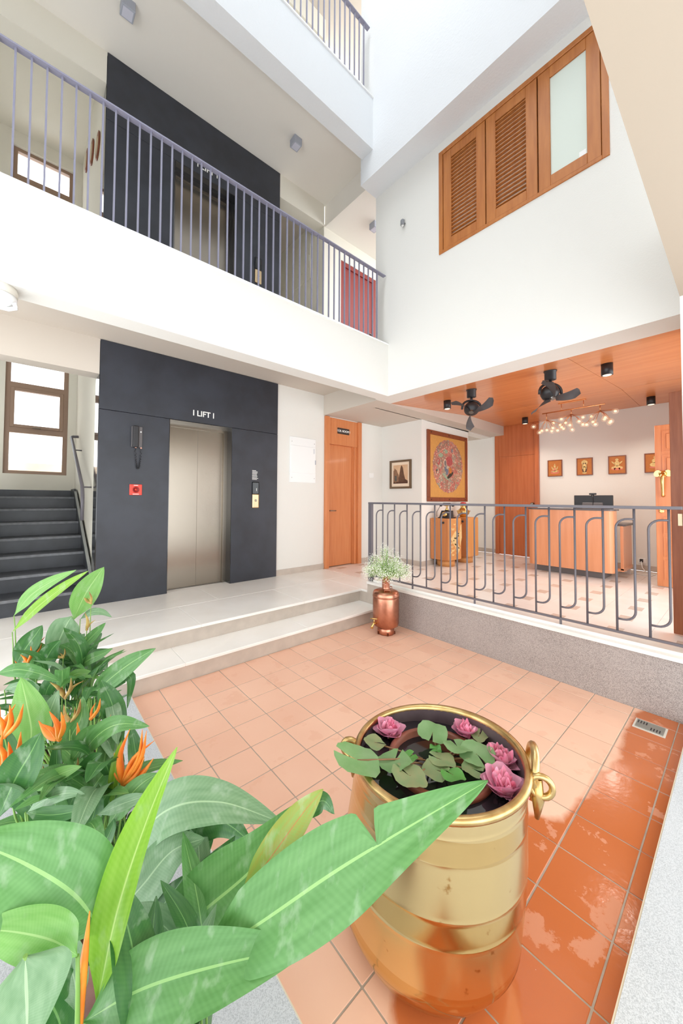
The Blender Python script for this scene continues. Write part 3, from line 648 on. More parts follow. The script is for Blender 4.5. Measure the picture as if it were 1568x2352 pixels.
# four small deity pictures
gold_fig = mat('gold_relief', (228, 196, 128), .5, metal=.2, var=.3, vscale=60)
pink_fig = mat('coral_relief', (214, 124, 98), .6)
ochre_pan = mat('ochre_panel', (192, 116, 48), .6, var=.08, vscale=20)
labs = ['small ochre picture of a seated gold figure, nearest the orange back door', 'small ochre picture of a standing gold figure with a round halo', 'small ochre picture of a seated figure with raised arms, above the monitor', 'small ochre picture half hidden behind the panelled door leaf']
for i, (yc) in enumerate((-.498, -.96, -1.413, -1.875)):
    zc0 = 2.045; h = .155; e = thing('deity_picture', labs[i], 'picture', (X3, yc, zc0-h), 'small ochre pictures on the reception wall')
    fr = MB(); a, c = yc-.118, yc+.118
    fr.box(X3-.028, X3, a, c, zc0-h, zc0-h+.012).box(X3-.028, X3, a, c, zc0+h-.012, zc0+h).box(X3-.028, X3, a, a+.012, zc0-h+.012, zc0+h-.012).box(X3-.028, X3, c-.012, c, zc0-h+.012, zc0+h-.012); part(fr, 'frame', brown_wood, e)
    part(MB().box(X3-.02, X3, a+.012, c-.012, zc0-h+.012, zc0+h-.012), 'panel', ochre_pan, e)
    def fig(shapes, name, m, dz):
        q = MB()
        for s_ in shapes: q.ell((X3-.02-dz, yc, zc0), (0,-1,0), (0,0,1), (-.003,0,0), *s_)
        part(q, name, m, e)
    if i == 0:
        fig([(-.0,-.085,.07,.022), (-.05,-.06,.022,.016,12,.6), (.05,-.06,.022,.016,12,-.6)], 'lotus_seat', pink_fig, 0)
        fig([(0,-.06,.055,.02), (0,-.02,.024,.04), (0,.038,.018,.02), (0,.068,.008,.018), (-.04,.0,.009,.035,12,.3), (.04,.0,.009,.035,12,-.3)], 'figure', gold_fig, .003)
        fig([(0,-.02,.012,.03), (-.025,-.045,.014,.012)], 'robe', pink_fig, .006)
    elif i == 1:
        fig([(0,.07,.046,.046)], 'halo', gold_fig, 0)
        fig([(0,-.02,.04,.1)], 'robe', mat('dark_robe', (96, 66, 48), .6), .003)
        fig([(0,.08,.016,.02), (0,.02,.02,.035), (0,-.045,.016,.05), (-.026,-.0,.006,.05), (.026,0,.006,.05), (0,-.115,.034,.014)], 'figure', gold_fig, .006)
    elif i == 2:
        fig([(-.05,-.06,.03,.03), (.05,-.06,.03,.03), (0,-.07,.04,.026)], 'lotus_seat', pink_fig, 0)
        fig([(0,.085,.022,.022), (0,.02,.034,.045), (-.05,.035,.01,.034,12,.7), (.05,.035,.01,.034,12,-.7), (0,-.035,.05,.02), (-.058,-.05,.016,.02), (.058,-.05,.016,.02)], 'figure', gold_fig, .003)
    else:
        fig([(0,-.07,.06,.02)], 'lotus_seat', pink_fig, 0)
        fig([(0,-.03,.055,.035), (.005,.03,.034,.035), (.01,.085,.018,.022)], 'figure', gold_fig, .003)

# ------------------------------------------------------------------ cabinets and what stands on them
def cabinet(x0, x1, y0, y1, label, deco):
    e = thing('pedestal_cabinet', label, 'cabinet', ((x0+x1)/2, (y0+y1)/2, .3))
    cx, cy = (x0+x1)/2, (y0+y1)/2
    part(MB().lathe([(.145, .3), (.145, .41)], (cx, cy, 0), 36), 'plinth', oak, e)
    part(MB().box(x0+.012, x1, y0, y1, .41, 1.115, b=.02, seg=3), 'body', oak, e)
    d = part(MB().box(x0, x0+.014, y0+.02, y1-.005, .415, 1.11, b=.004), 'door', mat('walnut_front', (196, 128, 78), .45, rgb2=(186, 116, 66), vscale=2, stretch=(16,16,.8)), e)
    o = MB().lathe([(.016, 0), (.02, -.008), (.018, -.016), (0, -.018)], (x0, y0+.1, 1.045), 14, 'X').build('knob', black_pl, d)
    if deco:
        q = MB(); rnd = random.Random(3)
        for k in range(16):
            u = x0+.05+rnd.random()*(x1-x0-.08); v = .5+(k/16)**1.2*.55; sz = rnd.uniform(.018, .04); a = rnd.uniform(-.6, .6)
            for s_ in (-1, 1): q.ell((u, y0, v), (1,0,0), (0,0,1), (0,-.002,0), s_*sz*.6, sz*.2, sz*.7, sz*.38, 10, a+s_*.7)
        for pl in ([(.05,.1),(.2,.22),(.32,.18),(.28,.02),(.34,-.1),(.26,-.2),(.2,-.05),(.12,.02)], [(.36,.3),(.4,.34),(.41,.1),(.36,-.05),(.33,.1)]):
            q.prism([(x0+a_, y0, .68+b_) for a_, b_ in pl], (0,-.002,0))
        part(q, 'gold_inlay', mat('gold_inlay', (250, 222, 160), .35, metal=.4), e)
    return e
cabinet(2.125, 2.53, .335, .69, 'light oak pedestal cabinet with gold leaf inlay, nearer to the railing', True)
cabinet(2.76, 3.14, .335, .69, 'plain light oak pedestal cabinet behind the inlaid one', False)
tp_ = thing('antique_telephone', 'black antique telephone with brass dial on the inlaid oak cabinet', 'telephone', (2.30, .47, 1.115))
bx, by = 2.29, .47
part(MB().box(bx-.12, bx+.12, by-.1, by+.1, 1.115, 1.133, b=.006), 'base', black_pl, tp_)
part(MB().prism([(bx-.1, by-.085, 1.133), (bx-.1, by+.085, 1.133), (bx-.07, by+.06, 1.245), (bx-.07, by-.06, 1.245)], (.17, 0, 0)), 'body', black_pl, tp_)
part(MB().lathe([(.045, 0), (.045, -.01), (.02, -.014), (0, -.014)], (bx-.1, by-.02, 1.185), 20, 'X').tube([(bx-.116, by-.02+.033*math.cos(2*PI*k/16), 1.185+.033*math.sin(2*PI*k/16)) for k in range(16)], .006, 6, closed=True), 'dial', brass_h, tp_)
part(MB().lathe([(.035, 1.245), (.02, 1.28), (.01, 1.31), (.012, 1.325)], (bx, by, 0), 16), 'cradle_post', brass_h, tp_)
part(MB().tube([(bx, by-.06, 1.335), (bx, by-.02, 1.325), (bx, by+.02, 1.325), (bx, by+.06, 1.335)], .008), 'cradle', brass_h, tp_)
part(MB().tube([(bx, by-.11, 1.345), (bx, by-.06, 1.365), (bx, by+.06, 1.365), (bx, by+.11, 1.345)], .013, 10).ball((bx, by-.11, 1.34), .028).ball((bx, by+.11, 1.34), .028), 'handset', black_pl, tp_)
part(MB().tube([(bx-.03, by+.11, 1.32), (bx-.08, by+.14, 1.22), (bx-.1, by+.13, 1.14)], .004), 'cord', black_pl, tp_)
ur = thing('brass_urn', 'small brass urn with a red cloth top on the plain oak cabinet', 'urn', (2.9, .5, 1.115))
part(MB().lathe([(.055, 1.115), (.06, 1.13), (.1, 1.185), (.105, 1.23), (.07, 1.262), (.048, 1.285), (.046, 1.31), (.062, 1.335), (.064, 1.345)], (2.9, .5, 0), 28), 'body', brass_h, ur)
part(MB().lathe([(.105, 1.212), (.125, 1.235), (.105, 1.238)], (2.9, .5, 0), 28, cap=False), 'collar', brass_h, ur)
part(MB().ball((2.9, .5, 1.36), .055, 16, 8, (1, 1, .55)), 'cloth_top', mat('red_cloth', (206, 40, 38), .7), ur)

# ------------------------------------------------------------------ reception desk
de = thing('reception_desk', 'orange wood reception desk with rounded corners and a grey plinth', 'desk', (3.3, -1.02, .3))
part(MB().box(3.2, 3.6, -1.478, -.60, .30, .41), 'plinth', mat('plinth_grey', (112, 108, 108), .5), de)
def rrect(x0, x1, y0, y1, R, z, n=6):
    out = []
    for cx, cy, a0 in ((x1-R, y1-R, 0), (x0+R, y1-R, PI/2), (x0+R, y0+R, PI), (x1-R, y0+R, 1.5*PI)):
        out += [(cx+R*math.cos(a0+PI/2*k/n), cy+R*math.sin(a0+PI/2*k/n), z) for k in range(n+1)]
    return out
desk_w = mat('desk_veneer', (226, 156, 112), .3, rgb2=(218, 146, 100), vscale=2, stretch=(10, 10, .6), coat=.2)
part(MB().prism(rrect(3.1, 3.42, -1.60, -.50, .09, .40), (0, 0, .885)), 'front_body', desk_w, de)
part(MB().prism(rrect(3.09, 3.47, -1.62, -.48, .1, 1.286), (0, 0, .022)), 'counter', mat('counter_grey', (92, 86, 86), .35), de)
part(MB().box(3.42, 4.0, -1.66, -.52, .40, .44).box(3.42, 4.0, -1.655, -1.62, .42, 1.06), 'side_panel', desk_w, de)
part(MB().box(3.42, 4.02, -1.68, -.50, 1.06, 1.09, b=.003), 'worktop', mat('counter_grey', (92, 86, 86), .35), de)
part(MB().box(3.96, 4.0, -1.64, -1.60, .3, .40).box(3.96, 4.0, -.58, -.54, .3, .40), 'foot', white_pl, de)
mo = thing('computer_monitor', 'wide black monitor seen from behind on the reception desk', 'monitor', (3.62, -1.27, 1.09))
part(MB().box(3.545, 3.585, -1.52, -1.03, 1.17, 1.515, b=.008, seg=2), 'screen_back', black_pl, mo)
part(MB().box(3.53, 3.55, -1.40, -1.14, 1.22, 1.40, b=.006), 'rear_cover', dark_gr, mo)
part(MB().box(3.54, 3.56, -1.30, -1.25, 1.09, 1.3).lathe([(.1, 1.09), (.1, 1.1)], (3.6, -1.275, 0), 24), 'stand', black_pl, mo)
part(MB().tube([(3.535, -1.275, 1.515), (3.53, -1.28, 1.45), (3.532, -1.278, 1.3)], .004), 'cable', black_pl, mo)
wc = thing('webcam', 'small black webcam clipped on top of the monitor', 'webcam', (3.56, -1.27, 1.515))
part(MB().box(3.555, 3.585, -1.315, -1.225, 1.522, 1.55, b=.006, seg=2), 'body', black_pl, wc); part(MB().box(3.54, 3.59, -1.285, -1.255, 1.515, 1.524), 'clip', black_pl, wc)
pp = thing('paper_stack', 'thin stack of white papers on the reception counter', 'papers', (3.28, -.78, 1.308))
part(MB().box(3.17, 3.38, -.93, -.63, 1.308, 1.318), 'sheets', white_pl, pp)
so = thing('wall_socket', 'black plug in a low wall socket right of the desk', 'socket', (X3, -1.71, .45))
part(MB().box(X3-.012, X3, -1.75, -1.66, .42, .5, b=.003), 'plate', white_pl, so); part(MB().box(X3-.05, X3-.012, -1.72, -1.68, .44, .49, b=.004), 'plug', black_pl, so)
part(MB().tube([(X3-.05, -1.70, .455), (X3-.1, -1.72, .36), (X3-.2, -1.78, .308), (X3-.35, -1.9, .306), (X3-.5, -1.86, .306), (X3-.45, -1.7, .306), (3.95, -1.5, .31)], .006), 'cable', white_pl, so)

# ------------------------------------------------------------------ ceiling fans, downlights, chandelier
def fan(x, y, label, tilt_dir, spin):
    z = zc(x); e = thing('ceiling_fan', label, 'fan', (x, y, z))
    part(MB().lathe([(.062, 0), (.062, -.012), (.055, -.014), (.055, -.1), (.04, -.105)], (x, y, z), 24), 'canopy', black_pl, e)
    part(MB().lathe([(.014, -.1), (.014, -.15)], (x, y, z), 10), 'stem', black_pl, e)
    r_ = rt.copy(); r_.z = 0; r_.normalize()
    c0 = Vector((x, y, z-.255)); yoke = []
    for k in range(13):
        a = PI*k/12; yoke.append(c0 + r_*(.12*math.cos(a)) + Vector((0,0,1))*(.115*math.sin(a)**.7))
    part(MB().tube(yoke, .014, 8), 'yoke', black_pl, e)
    ax = Vector(tilt_dir).normalized(); q = ax.orthogonal().normalized(); q2 = ax.cross(q)
    def loc(a, r, h): return c0 + (q*math.cos(a)+q2*math.sin(a))*r + ax*h
    m = MB()
    rings = []
    for r, h in ((.05, -.07), (.085, -.06), (.09, -.03), (.088, .01), (.06, .03), (.035, .05), (.02, .06)): rings.append([m.bm.verts.new(loc(2*PI*k/20, r, h)) for k in range(20)])
    for a_, b_ in zip(rings, rings[1:]):
        for k in range(20): m.bm.faces.new((a_[k], a_[(k+1)%20], b_[(k+1)%20], b_[k])).smooth = True
    m.bm.faces.new(rings[0]); m.bm.faces.new(rings[-1]); part(m, 'motor', black_pl, e)
    m = MB(); rr = [m.bm.verts.new(loc(2*PI*k/16, .03, .06)) for k in range(16)]; r2 = [m.bm.verts.new(loc(2*PI*k/16, .022, .075)) for k in range(16)]
    for k in range(16): m.bm.faces.new((rr[k], rr[(k+1)%16], r2[(k+1)%16], r2[k]))
    m.bm.faces.new(r2); part(m, 'hub', steel_dark, e)
    for b_ in range(3):
        a0 = spin+2*PI*b_/3; m = MB(); rows = []
        for i in range(9):
            t = i/8; rr_ = .03+.25*t; wv = .022+.065*math.sin(PI*min(1, t*.98)**1.3*.5)**1.2 if t < .8 else .087*math.sqrt(max(.0, 1-((t-.8)/.2)**2)*.97+.03)
            row = []
            for k in range(5):
                s_ = (k/4-.5)*2; da = s_*wv/(rr_+.06)*.75
                row.append(m.bm.verts.new(loc(a0+da+.35*t, rr_, .055-.035*s_*(1-.3*t)-.02*t)))
            rows.append(row)
        for i in range(8):
            for k in range(4): m.bm.faces.new((rows[i][k], rows[i][k+1], rows[i+1][k+1], rows[i+1][k])).smooth = True
        bmesh.ops.solidify(m.bm, geom=m.bm.faces[:], thickness=.006)
        part(m, 'blade', dark_gr, e).data.set_sharp_from_angle(angle=.9)
fan(1.06, -.60, 'black ceiling fan tilted toward the courtyard, nearer the corridor', (-.75, -.35, -.75), .9)
fan(1.08, -1.47, 'black ceiling fan nearer the right end of the orange ceiling', (-.35, -.5, -.95), 2.4)
for (x, y, h, lab) in ((1.36, -.09, .12, 'black cylinder downlight left of the first fan'), (1.36, -1.90, .12, 'largest black cylinder downlight at the right of the orange ceiling'), (3.88, -1.92, .115, 'black cylinder downlight near the panelled door leaf'), (3.92, -.18, .115, 'black cylinder downlight in front of the orange back door')):
    z = zc(x); e = thing('downlight', lab, 'downlight', (x, y, z))
    part(MB().lathe([(.05, 0), (.05, -h)], (x, y, z), 24), 'housing', black_pl, e)
    part(MB().lathe([(.04, -h+.002), (.036, -h-.002)], (x, y, z), 20), 'lens', mat('downlight_lens', (255, 236, 205), .3, emit=.3), e)
    ld = bpy.data.lights.new('downlight_beam', 'SPOT'); ld.energy = 7; ld.specular_factor = .2; ld.spot_size = 2.1; ld.spot_blend = .8; ld.color = (1, .9, .78); ld.shadow_soft_size = .04
    lo = bpy.data.objects.new('downlight_beam', ld); COL.objects.link(lo); lo.location = (0, 0, -h-.01); lo.parent = e
ch = thing('chandelier', 'rose gold branching chandelier of clear glass globes above the reception desk', 'chandelier', (3.27, -1.1, 2.985))
part(MB().box(3.25, 3.29, -1.27, -.91, 2.965, 2.985, b=.003), 'ceiling_plate', rosegold, ch)
part(MB().tube([(3.27, -.68, 2.86), (3.27, -1.50, 2.86)], .009), 'bar', rosegold, ch)
for y in (-.95, -1.24): part(MB().tube([(3.27, y, 2.965), (3.27, y, 2.86)], .005), 'rod', rosegold, ch)
G = [[-.537,2.674],[-.617,2.567],[-.646,2.594],[-.803,2.702],[-.724,2.593],[-.782,2.574],[-.861,2.583],[-.895,2.552],[-.9,2.657],[-.94,2.605],[-.947,2.587],[-.973,2.709],[-1.006,2.657],[-1.077,2.603],[-1.086,2.54],[-1.226,2.71],[-1.209,2.632],[-1.243,2.585],[-1.286,2.578],[-1.33,2.635],[-1.322,2.713],[-1.398,2.56],[-1.473,2.644],[-1.516,2.64],[-1.546,2.576],[-1.579,2.575],[-1.637,2.705]]
hubs = [(-.74, 2.75), (-1.08, 2.78), (-1.44, 2.77)]
for y, z in hubs: part(MB().tube([(3.27, y, 2.86), (3.27, y, z)], .005), 'rod', rosegold, ch)
globe_m = mat('globe_glass', (255, 236, 214), .03, trans=.0, alpha=.2, spec=1)
bulb_m = mat('amber_bulb', (255, 214, 172), .3, emit=.3)
rnd = random.Random(5)
gb = None
for y, z in G:
    hy, hz_ = min(hubs, key=lambda q: abs(q[0]-y)); x = 3.27+rnd.uniform(-.12, .12)
    mid = (3.27+(x-3.27)*.5, hy+(y-hy)*.55, hz_-(hz_-z)*.35)
    part(MB().tube([(3.27, hy, hz_), mid, (x, y, z+.02)], .0035, 6), 'branch', rosegold, ch)
    if gb is None:
        gb = MB().ball((0,0,0), .042, 16, 10).build('globe', globe_m, ch); bb = MB().ball((0,0,0), .017, 10, 8).build('bulb', bulb_m, gb); q = gb; gb.matrix_parent_inverse = Matrix.Translation(-ch.location); gb.location = (x, y, z)
    else:
        q = gb.copy(); COL.objects.link(q); q.location = (x, y, z); b_ = bb.copy(); COL.objects.link(b_); b_.parent = q
ld = bpy.data.lights.new('chandelier_glow', 'AREA'); ld.shape = 'RECTANGLE'; ld.size = .3; ld.size_y = 1.1; ld.energy = 5; ld.color = (1, .9, .8)
lo = bpy.data.objects.new('chandelier_glow', ld); COL.objects.link(lo); lo.parent = ch; lo.location = (0, 0, -.5)

# ------------------------------------------------------------------ entrance door leaves
def brass_elephant(parent, o, nx, ny, flip=1):
    "elephant head pull: head, ears, tusks and a long trunk; nx = out of the door, ny = along the door"
    o = Vector(o); nx = Vector(nx); ny = Vector(ny); z = Vector((0,0,1))
    q = MB().ball(o+nx*.03, .04, 12, 8)
    for s_ in (-1, 1):
        q.ell(o+nx*.015, ny, z, nx*.01, s_*.052, .005, .034, .045, 12, s_*.3)
        q.tube([o+nx*.05+ny*s_*.02-z*.02, o+nx*.075+ny*s_*.024-z*.05], .006, 6)
    q.tube([o+nx*.055, o+nx*.085-z*.05, o+nx*.08-z*.16, o+nx*.055-z*.25, o+nx*.05-z*.28, o+nx*.02-z*.29], [.026, .022, .017, .015, .016, .02], 10)
    return q.build('elephant_pull', brass_h, parent)
LD = thing('entrance_door', 'far leaf of the entrance, orange panelled wood with a brass elephant-head pull', 'door', (3.22, -2.4, .3))
part(MB().box(3.2, 3.245, -2.95, -2.03, .31, 2.44, b=.003), 'leaf', wood, LD)
zs = [(.40, .66), (.70, .96), (1.0, 1.22), (1.50, 1.74), (1.78, 2.04), (2.08, 2.36)]
for i, (a, c) in enumerate(zs):
    for y0, y1 in ((-2.47, -2.10), (-2.9, -2.54)):
        if i in (3,) and y0 == -2.47: y0, y1 = -2.47, -2.24
        fr = MB().box(3.192, 3.2, y0, y1, a, a+.012).box(3.192, 3.2, y0, y1, c-.012, c).box(3.192, 3.2, y0, y0+.012, a+.012, c-.012).box(3.192, 3.2, y1-.012, y1, a+.012, c-.012).box(3.19, 3.2, y0+.04, y1-.04, a+.04, c-.04, b=.005)
        part(fr, 'raised_panel', wood, LD)
o = brass_elephant(LD, (3.2, -2.105, 1.79), (-1,0,0), (0,1,0)); o.matrix_parent_inverse = Matrix.Translation(-LD.location)
part(MB().lathe([(.026, 0), (.026, -.008), (.016, -.012)], (3.2, -2.085, 1.297), 18, 'X'), 'lock_rosette', brass_h, LD)
ND = thing('entrance_door', 'near leaf of the entrance seen edge-on beside the white pier', 'door', (.98, -2.6, .3))
part(MB().box(.965, 1.01, -2.95, -2.39, .31, 2.36, b=.003), 'leaf', mat('brown_door_edge', (168, 100, 66), .4, rgb2=(150, 84, 52), vscale=3, stretch=(14, 14, 1)), ND)
o = brass_elephant(ND, (1.01, -2.47, 1.79), (1,0,0), (0,1,0)); o.matrix_parent_inverse = Matrix.Translation(-ND.location)
for z in (1.27,): part(MB().box(.962, .966, -2.455, -2.43, z-.05, z+.05), 'hinge', mat('pale_brass', (224, 210, 176), .35, metal=.6), ND)

# ------------------------------------------------------------------ floor drain
e = thing('floor_drain', 'small rectangular steel floor drain in the wet tiles by the granite wall', 'drain', (-.22, -2.39, 0))
part(MB().box(-.285, -.155, -2.465, -2.315, -.004, .003), 'mortar_bed', mat('mortar', (214, 208, 198), .9), e)
part(MB().box(-.275, -.165, -2.455, -2.325, .002, .006, b=.001), 'plate', mat('drain_steel', (168, 168, 160), .35, metal=.7), e)
dk = MB()
for s_ in (0, 1):
    for i in range(4):
        y = (-2.44 if s_ == 0 else -2.375)+.013*i; dk.box(-.262 if s_ == 0 else -.215, -.225 if s_ == 0 else -.178, y, y+.006, .0058, .0066)
part(dk, 'slots', black_pl, e)

# ------------------------------------------------------------------ brass pot with water lilies
PC = Vector((-2.191, -2.106, 0)); PR = .276; PH = .574; TX, TY = .042, -.08
LEAN = rt.copy(); LEAN.z = 0; LEAN.normalize()
def shear(o):
    for v in o.data.vertices:
        k_ = -.030+.082*v.co.z; v.co.x += LEAN.x*k_; v.co.y += LEAN.y*k_
    for v in o.data.vertices:
        v.co.z += (TX*(v.co.x-PC.x)+TY*(v.co.y-PC.y))*max(0, v.co.z)/PH
def brass_pot_mat():
    m = mat('hammered_brass', (222, 192, 130), .2, metal=1); nt = m.node_tree; N = nt.nodes; L = nt.links; b = N['Principled BSDF']
    geo = N.new('ShaderNodeNewGeometry'); sp = N.new('ShaderNodeSeparateXYZ'); L.new(geo.outputs['Position'], sp.inputs[0])
    rp = N.new('ShaderNodeValToRGB'); rp.color_ramp.interpolation = 'CONSTANT'; el = rp.color_ramp.elements
    mr = N.new('ShaderNodeMath'); mr.operation = 'DIVIDE'; mr.inputs[1].default_value = .6; L.new(sp.outputs[2], mr.inputs[0]); L.new(mr.outputs[0], rp.inputs[0])
    cols = [(0, .75), (.1, .15), (.22, .75), (.42, .1), (.53, .7), (.755, .2), (.86, .8)]
    for i, (p_, v) in enumerate(cols):
        q = el[i] if i < 2 else el.new(p_); q.position = p_; q.color = (v, v, v, 1)
    mx = N.new('ShaderNodeMixRGB'); L.new(rp.outputs[0], mx.inputs[0]); mx.inputs[1].default_value = (*lin((214,178,116)),1); mx.inputs[2].default_value = (*lin((232,208,156)),1)
    n = N.new('ShaderNodeTexNoise'); n.inputs['Scale'].default_value = 26; n.inputs['Detail'].default_value = 6; L.new(geo.outputs['Position'], n.inputs['Vector'])
    r2 = N.new('ShaderNodeValToRGB'); r2.color_ramp.elements[0].position = .67; r2.color_ramp.elements[1].position = .74; L.new(n.outputs[0], r2.inputs[0])
    m2 = N.new('ShaderNodeMixRGB'); L.new(r2.outputs[0], m2.inputs[0]); L.new(mx.outputs[0], m2.inputs[1]); m2.inputs[2].default_value = (*lin((184,140,84)),1); L.new(m2.outputs[0], b.inputs['Base Color'])
    ro = N.new('ShaderNodeMath'); ro.operation = 'MULTIPLY_ADD'; L.new(rp.outputs[0], ro.inputs[0]); ro.inputs[1].default_value = .14; ro.inputs[2].default_value = .13; L.new(ro.outputs[0], b.inputs['Roughness'])
    return m
brass = brass_pot_mat(); brass_rim = mat('worn_brass', (222, 192, 136), .3, metal=1, rgb2=(190, 156, 100), vscale=16)
bp = thing('brass_pot', 'large banded brass water pot with ring handles on the terracotta tiles', 'pot', PC)
prof = [(.0, .002), (.12, .0), (.19, .008), (.238, .03), (.262, .07)]
for z in (.115, .25, .32, .452, .514): 
    R0 = .270+.013*math.sin(PI*min(1, z/.5))
    prof += [(R0, z-.012), (R0, z-.003), (R0+.0004, z-.001), (R0+.0004, z+.001), (R0, z+.003), (R0, z+.012)]
prof += [(PR-.005, .535), (PR-.005, .545), (PR-.004, .556)]
o = part(MB().lathe(prof, PC, 72, cap=False), 'body', brass, bp); shear(o)
o = part(MB().lathe([(PR-.005, .552), (PR+.003, .558), (PR+.005, .568), (PR+.001, .576), (PR-.012, .578), (PR-.018, .572), (PR-.019, .56)], PC, 72, cap=False), 'rim', brass_rim, bp); shear(o)
o = part(MB().lathe([(PR-.019, .562), (PR-.017, .45), (.24, .1), (.2, .03), (0, .025)], PC, 64, cap=False), 'inner_wall', mat('tarnished_inside', (128, 112, 116), .5, metal=.6, rgb2=(104, 88, 94), vscale=8), bp); shear(o)
def handle(ang, side):
    d = Vector((math.cos(ang), math.sin(ang), 0)); t = Vector((-d.y, d.x, 0)); z = Vector((0,0,1))
    zr = PH+(TX*d.x+TY*d.y)*PR; b0 = PC+d*(PR+.004)+z*zr
    q = MB()
    q.tube([b0-(t*.04 if side > 0 else t*0)+d*e_[0]-z*e_[1] for e_ in ((.006,.13),(.009,.07),(.008,.01))], [.006, .018, .014], 8)
    part(q, 'handle_strap', brass_rim, bp)
    q = MB(); c = b0+d*.016-z*.03-(t*.045 if side > 0 else t*0)
    q.tube([c+d*.03*math.cos(2*PI*k/18)+z*.03*math.sin(2*PI*k/18) for k in range(18)], .0095, 8, closed=True); part(q, 'handle_eye', brass_rim, bp)
    q = MB(); lean = d*.25*side+z*.97; lean.normalize(); c2 = b0+d*.004+t*.02-z*.03; lean = z*.88+d*.1; w_ = t*.9+d*.05
    q.tube([c2+w_*.07*math.cos(2*PI*k/32)+lean*.08*math.sin(2*PI*k/32) for k in range(32)], .0115, 8, closed=True)
    if side > 0: part(q, 'handle_ring', brass_rim, bp)
PC = PC+LEAN*.016
handle(math.radians(-60), 1); handle(math.radians(124), -1)
WZ = .515
def wz(x, y): return WZ+(TX*(x-PC.x)+TY*(y-PC.y))*.55
wt = MB(); rr = [wt.bm.verts.new((PC.x+(PR-.0185)*math.cos(2*PI*k/64), PC.y+(PR-.0185)*math.sin(2*PI*k/64), WZ)) for k in range(64)]; wt.bm.faces.new(rr)
r2_ = bmesh.ops.extrude_face_region(wt.bm, geom=wt.bm.faces[:]); bmesh.ops.translate(wt.bm, verts=[v for v in r2_['geom'] if isinstance(v, bmesh.types.BMVert)], vec=(0,0,-.3))
wob = wt.build('pot_water', mat('dark_water', (34, 32, 36), .03, spec=.6)); tag(wob, 'dark still water filling the brass pot', 'water', None, 'stuff')
for v in wob.data.vertices:
    if v.co.z > WZ-.1: v.co.z = WZ+(TX*(v.co.x-PC.x)+TY*(v.co.y-PC.y))*.55
clay = mat('wet_clay', (150, 86, 66), .45, rgb2=(120, 66, 52), vscale=9)
cp = thing('clay_pot', 'round terracotta bowl standing in the water of the brass pot', 'pot', (PC.x+.02, PC.y+.0, .05))
part(MB().lathe([(.09, .05), (.15, .3), (.168, WZ-.0), (.172, WZ+.014), (.165, WZ+.02), (.152, WZ+.016), (.15, WZ-.05), (.1, WZ-.1), (0, WZ-.1)], (PC.x+.02, PC.y, 0), 40, cap=False), 'bowl', clay, cp)
# lily pads
pad_m = [mat('lily_pad', (152, 196, 132), .5, rgb2=(172, 208, 152), vscale=18), mat('lily_pad_dull', (164, 190, 136), .55, rgb2=(184, 190, 140), vscale=26), mat('lily_pad_bright', (116, 188, 92), .45, rgb2=(134, 198, 110), vscale=12)]
ly = thing('water_lily_plant', 'water lily plant with notched green pads spreading over the brass pot', 'plant', (PC.x, PC.y, WZ))
pad_px = [(820,1745,0.074,0.060,0,2.2), (905,1748,0.057,0.040,0,.3), (993,1682,0.054,0.040,0,3.6), (940,1782,0.054,0.044,1,1.6), (940,1738,0.031,0.028,2,0), (1000,1720,0.020,0.024,2,2.5), (1015,1745,0.043,0.036,1,2.1), (1050,1715,0.048,0.048,0,.9), (1095,1732,0.057,0.044,0,4.2), (1000,1768,0.043,0.032,1,5), (1040,1780,0.037,0.048,2,1.5), (1085,1765,0.034,0.032,1,4.8), (860,1705,0.040,0.040,1,5.6), (1100,1690,0.031,0.032,1,.2)]
core = Vector((PC.x+.02, PC.y, WZ))
for (px_, py_, r_, hgt, mi, rot) in pad_px:
    # intersect the sight line with the level of the pad
    dv = at(px_, py_, 1)-CAM; tt = (WZ+hgt-CAM.z)/dv.z; c = CAM+dv*tt
    q = MB(); n = 26; rows = []
    cen = q.bm.verts.new(c); tl = Vector((random.uniform(-.18,.18), random.uniform(-.18,.18)))
    for ring in (.5, 1):
        row = []
        for k in range(n):
            a = rot+.12+(2*PI-.24)*k/(n-1); rr_ = r_*ring*(1+.025*math.sin(5*a+rot)+(.03*math.sin(11*a) if ring == 1 else 0))
            dx_, dy_ = rr_*math.cos(a), rr_*math.sin(a)
            row.append(q.bm.verts.new((c.x+dx_, c.y+dy_, c.z+tl.x*dx_+tl.y*dy_+(.006*math.sin(3*a+rot) if ring == 1 else 0)+.05*rr_*ring)))
        rows.append(row)
    for k in range(n-1):
        q.bm.faces.new((cen, rows[0][k], rows[0][k+1])).smooth = True
        q.bm.faces.new((rows[0][k], rows[1][k], rows[1][k+1], rows[0][k+1])).smooth = True
    bmesh.ops.solidify(q.bm, geom=q.bm.faces[:], thickness=.0015)
    part(q, 'lily_pad', pad_m[mi], ly).data.set_sharp_from_angle(angle=.9)
    m_ = (c+core)/2; m_.z = max(WZ+.015, c.z-.02)
    part(MB().tube([c-Vector((0,0,.002)), m_, core+Vector((random.uniform(-.04,.04), random.uniform(-.04,.04), -.03))], .0028, 6), 'stalk', mat('lily_stalk', (140, 104, 70), .5), ly)
